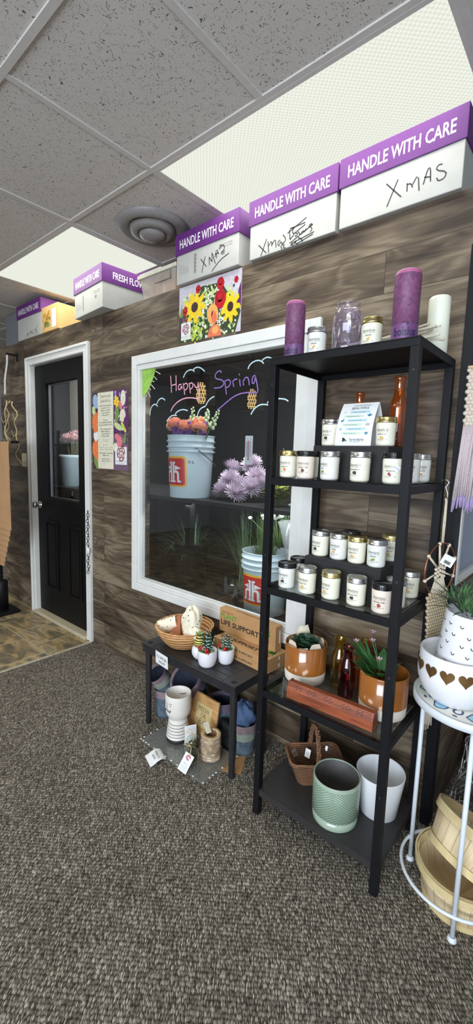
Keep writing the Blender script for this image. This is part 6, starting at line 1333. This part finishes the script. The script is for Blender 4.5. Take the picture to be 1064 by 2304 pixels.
# bushel baskets
BUSH=mat_slats('pale_poplar_slat',rgb(188,162,120),rgb(228,208,170)); HOOP=plain('pale_hoop_wood',rgb(206,186,138),0.6,var=0.08)
def bushel(label,loc,rot,r0,r1,h):
    t=thing('bushel_basket',label,'basket',loc,0,None,rot)
    m=MB(); n=36
    m.lathe([(0,0.004),(r0,0.004),(r1,h),(r1-0.003,h),(r0-0.003,0.008),(0,0.008)],n*2,wob=lambda a,z_:1+0.008*(1 if int(a/(2*PI)*n)%2 else 0))
    m.build('slats',BUSH,t)
    MB().lathe([(r1+0.001,h-0.026),(r1+0.006,h-0.026),(r1+0.008,h+0.001),(r1+0.002,h+0.001)],56,smooth=False).build('top_hoop',HOOP,t)
    MB().lathe([(r1-0.006,h-0.024),(r1-0.001,h+0.001),(r1-0.004,h+0.001),(r1-0.009,h-0.024)],56,smooth=False).build('inner_hoop',HOOP,t)
    MB().lathe([(r0,0),(r0+0.006,0),(r0+0.009,0.022),(r0+0.003,0.022)],56,smooth=False).build('foot_hoop',HOOP,t); return t
bushel('pale wooden bushel basket standing on the carpet inside the foot ring of the plant stand',(0.712,0.186,0.0),(0,0,0),0.108,0.134,0.130)
bushel('pale wooden bushel basket tipped on its side in the mouth of the standing one',(0.712,0.172,0.140),(-0.50,0.32,0.0),0.106,0.130,0.125)
# macrame hangers
COT=plain('ecru_macrame_cord',rgb(186,170,140),0.9,var=0.12,scale=120,bmp=0.4); COTL=plain('pale_macrame_cord',rgb(214,202,180),0.9,var=0.1,scale=120,bmp=0.4); COPP=plain('copper_ring',rgb(176,112,84),0.3,0.9,var=0.08)
mx,my=0.537,0.295
t=thing('macrame_hanger','ecru macrame hanger with a copper hoop, hooked on the shelf unit frame','macrame',(mx,my,0.46)); Z=0.46
hd=Vector((0.28,0.96,0)).normalized()
def hp(u,z): return (hd.x*u,hd.y*u,z-Z)
MB().tube([(-0.022,0.0,1.347-Z),(-0.005,0,1.350-Z),(0.004,0,1.342-Z),(-0.006,0,1.325-Z),(0.002,0,1.305-Z),(0.002,0,1.285-Z),(-0.004,0,1.280-Z),(-0.004,0,1.292-Z)],0.0018,6).build('wire_hook',STEEL,t)
m=MB()
for u in (-0.0025,0.0025): m.tube([hp(u,1.288),hp(u*1.6,1.20),hp(u*1.2,1.135)],0.0026,6)
m.build('hanging_cord',COTL,t)
MB().tube([hp(0.088*math.cos(2*PI*i/40),1.046+0.090*math.sin(2*PI*i/40)) for i in range(40)],0.0028,8,closed=True).build('hoop',COPP,t)
m=MB(); c0=(0.0,1.045)
for deg in (62,100,145,200,-22,-60,20):
    a=math.radians(deg); e=(0.088*math.cos(a),1.046+0.090*math.sin(a))
    for o_ in (-0.003,0.003): m.tube([hp(0.016*math.cos(a)+o_,1.040+0.016*math.sin(a)),hp(e[0]+o_*.5,e[1])],0.0026,6)
    m.ball(hp(*e),0.0065,0,10,8)
for i in range(5):
    for j in range(3): m.ball(hp(-0.024+0.012*i,1.055-0.014*j-0.004*abs(i-2)),0.0058,0,8,6)
for i in range(10): u=-0.040+0.0088*i; m.tube([hp(u*0.55,1.015),hp(u*1.25,0.955-0.02*math.cos(u*30))],0.0026,6)
m.build('spider_web_knots',COTL,t)
m=MB()
for row in range(26):
    z_=0.952-row*0.0115; wdt=0.056-0.018*min(1,row/14)
    for k in range(9):
        u=-wdt+2*wdt*k/8+(0.003 if row%2 else -0.003); m.ball(hp(u,z_+0.012*(1-abs(u)/0.06)*0),0.0072,0,7,5,sc=(1,1,0.9))
for i in range(11): m.tube([hp(-0.05+0.01*i,0.968-0.012*math.sin(PI*i/10)),hp(-0.05+0.01*i+0.006,0.955-0.012*math.sin(PI*i/10))],0.005,6)
m.build('knotted_panel',COT,t)
m=MB()
for i in range(18): u=-0.032+0.0038*i; m.tube([hp(u,0.655),hp(u*0.75+0.003*math.sin(i*2),0.56),hp(u*0.85+0.006*math.sin(i*3),0.47+0.014*math.sin(i*1.7))],0.0022,5)
m.build('fringe',COTL,t)
o=MB().box(-0.020,0.020,-0.0006,0.0006,-0.018,0.018).build('price_tag',PAPER,t,(0.025,-0.014,1.082-Z),(0,0.45,0.55)); q=MB()
for i in range(12): q.flat([(-0.010+0.0018*i,-0.012),(-0.0090+0.0018*i+0.0004*(i%3),-0.012),(-0.0090+0.0018*i+0.0004*(i%3),-0.001),(-0.010+0.0018*i,-0.001)],front(-0.0009))
q.build('barcode',INK,o)
t=thing('macrame_hanging','wide macrame wall hanging with lavender-dipped fringe by the side window','macrame',(0.640,0.340,1.24))
MB().tube([(-0.085,0,0.475),(0.13,0.02,0.475)],0.008,8).build('dowel',plain('pale_dowel',rgb(196,176,140),0.6),t)
WV=plain('cream_woven_wool',rgb(206,194,178),0.95,var=0.12,scale=150,bmp=0.5)
m=MB(); R12=random.Random(31)
for row in range(16):
    for k in range(17): m.ball((-0.080+0.012*k+(0.006 if row%2 else 0),0.003*math.sin(row*2+k),0.468-0.0115*row),0.0085,0,7,5,sc=(1,0.8,0.9))
m.build('woven_panel',WV,t)
m=MB(); m2=MB()
for k in range(40):
    x=-0.080+0.005*k; l=0.10+0.05*abs(math.sin(k*0.35)); x2=x-0.010+R12.uniform(-.004,.004)
    if x<0.0: l=0.0+0.02*abs(math.sin(k*0.35)) 
    zb=l; m.tube([(x,0.0,0.30),(x-0.004,R12.uniform(-.006,.006),0.20),(x2,R12.uniform(-.006,.006),zb+0.04)],0.0042,5); m2.tube([(x2,0,zb+0.042),(x2-0.002+R12.uniform(-.004,.004),R12.uniform(-.006,.006),zb)],[0.0045,0.0035],5)
m.build('fringe',plain('blush_fringe',rgb(190,176,178),0.95,var=0.1,scale=150),t); m2.build('lavender_tips',plain('lavender_fringe',rgb(156,140,176),0.95,var=0.15,scale=150),t)
# wire vase and wooden bowl behind the stand
t=thing('wire_vase','openwork silver wire vase standing on the carpet behind the bushel baskets','vase',(0.690,0.530,0))
m=MB(); prof=lambda f:0.045+0.085*(1-f)**1.4+0.02*f*f
for i in range(64):
    a=R12.uniform(0,2*PI); da=R12.uniform(-1.6,1.6); f0=R12.uniform(0,.6); f1=min(1,f0+R12.uniform(.3,.5)); m.tube([(prof(f0+(f1-f0)*k/7)*math.cos(a+da*k/7),prof(f0+(f1-f0)*k/7)*math.sin(a+da*k/7),0.34*(f0+(f1-f0)*k/7)+0.003) for k in range(8)],0.0022,5)
for f in (0.0,1.0): m.tube([(prof(f)*math.cos(2*PI*i/28),prof(f)*math.sin(2*PI*i/28),0.34*f+0.003) for i in range(28)],0.003,6,closed=True)
m.build('wire_mesh',plain('silver_wire',rgb(176,172,166),0.35,0.8),t)
t=thing('low_crate','dark low crate against the return wall behind the plant stand','crate',(0.77,1.03,0)); MB().box(-0.2,0.2,-0.15,0.15,0,0.10).build('crate_body',plain('dark_crate_wood',rgb(34,30,29),0.7),t,bevel=0.004); MB().box(-0.21,0.21,-0.16,0.16,0.10,0.115).build('crate_top',plain('dark_crate_wood',rgb(34,30,29),0.7),t,bevel=0.003)
t=thing('stone_bowl','grey-brown stone bowl on the dark low crate behind the plant stand','bowl',(0.655,0.975,0.116)); MB().lathe([(0,0),(0.06,0),(0.095,0.03),(0.11,0.07),(0.10,0.10),(0.085,0.105),(0.09,0.07),(0,0.03)],36,wob=lambda a,z_:1+0.02*math.sin(4*a)).build('bowl_body',plain('stone_taupe',rgb(132,120,106),0.6,var=0.25,scale=24),t)
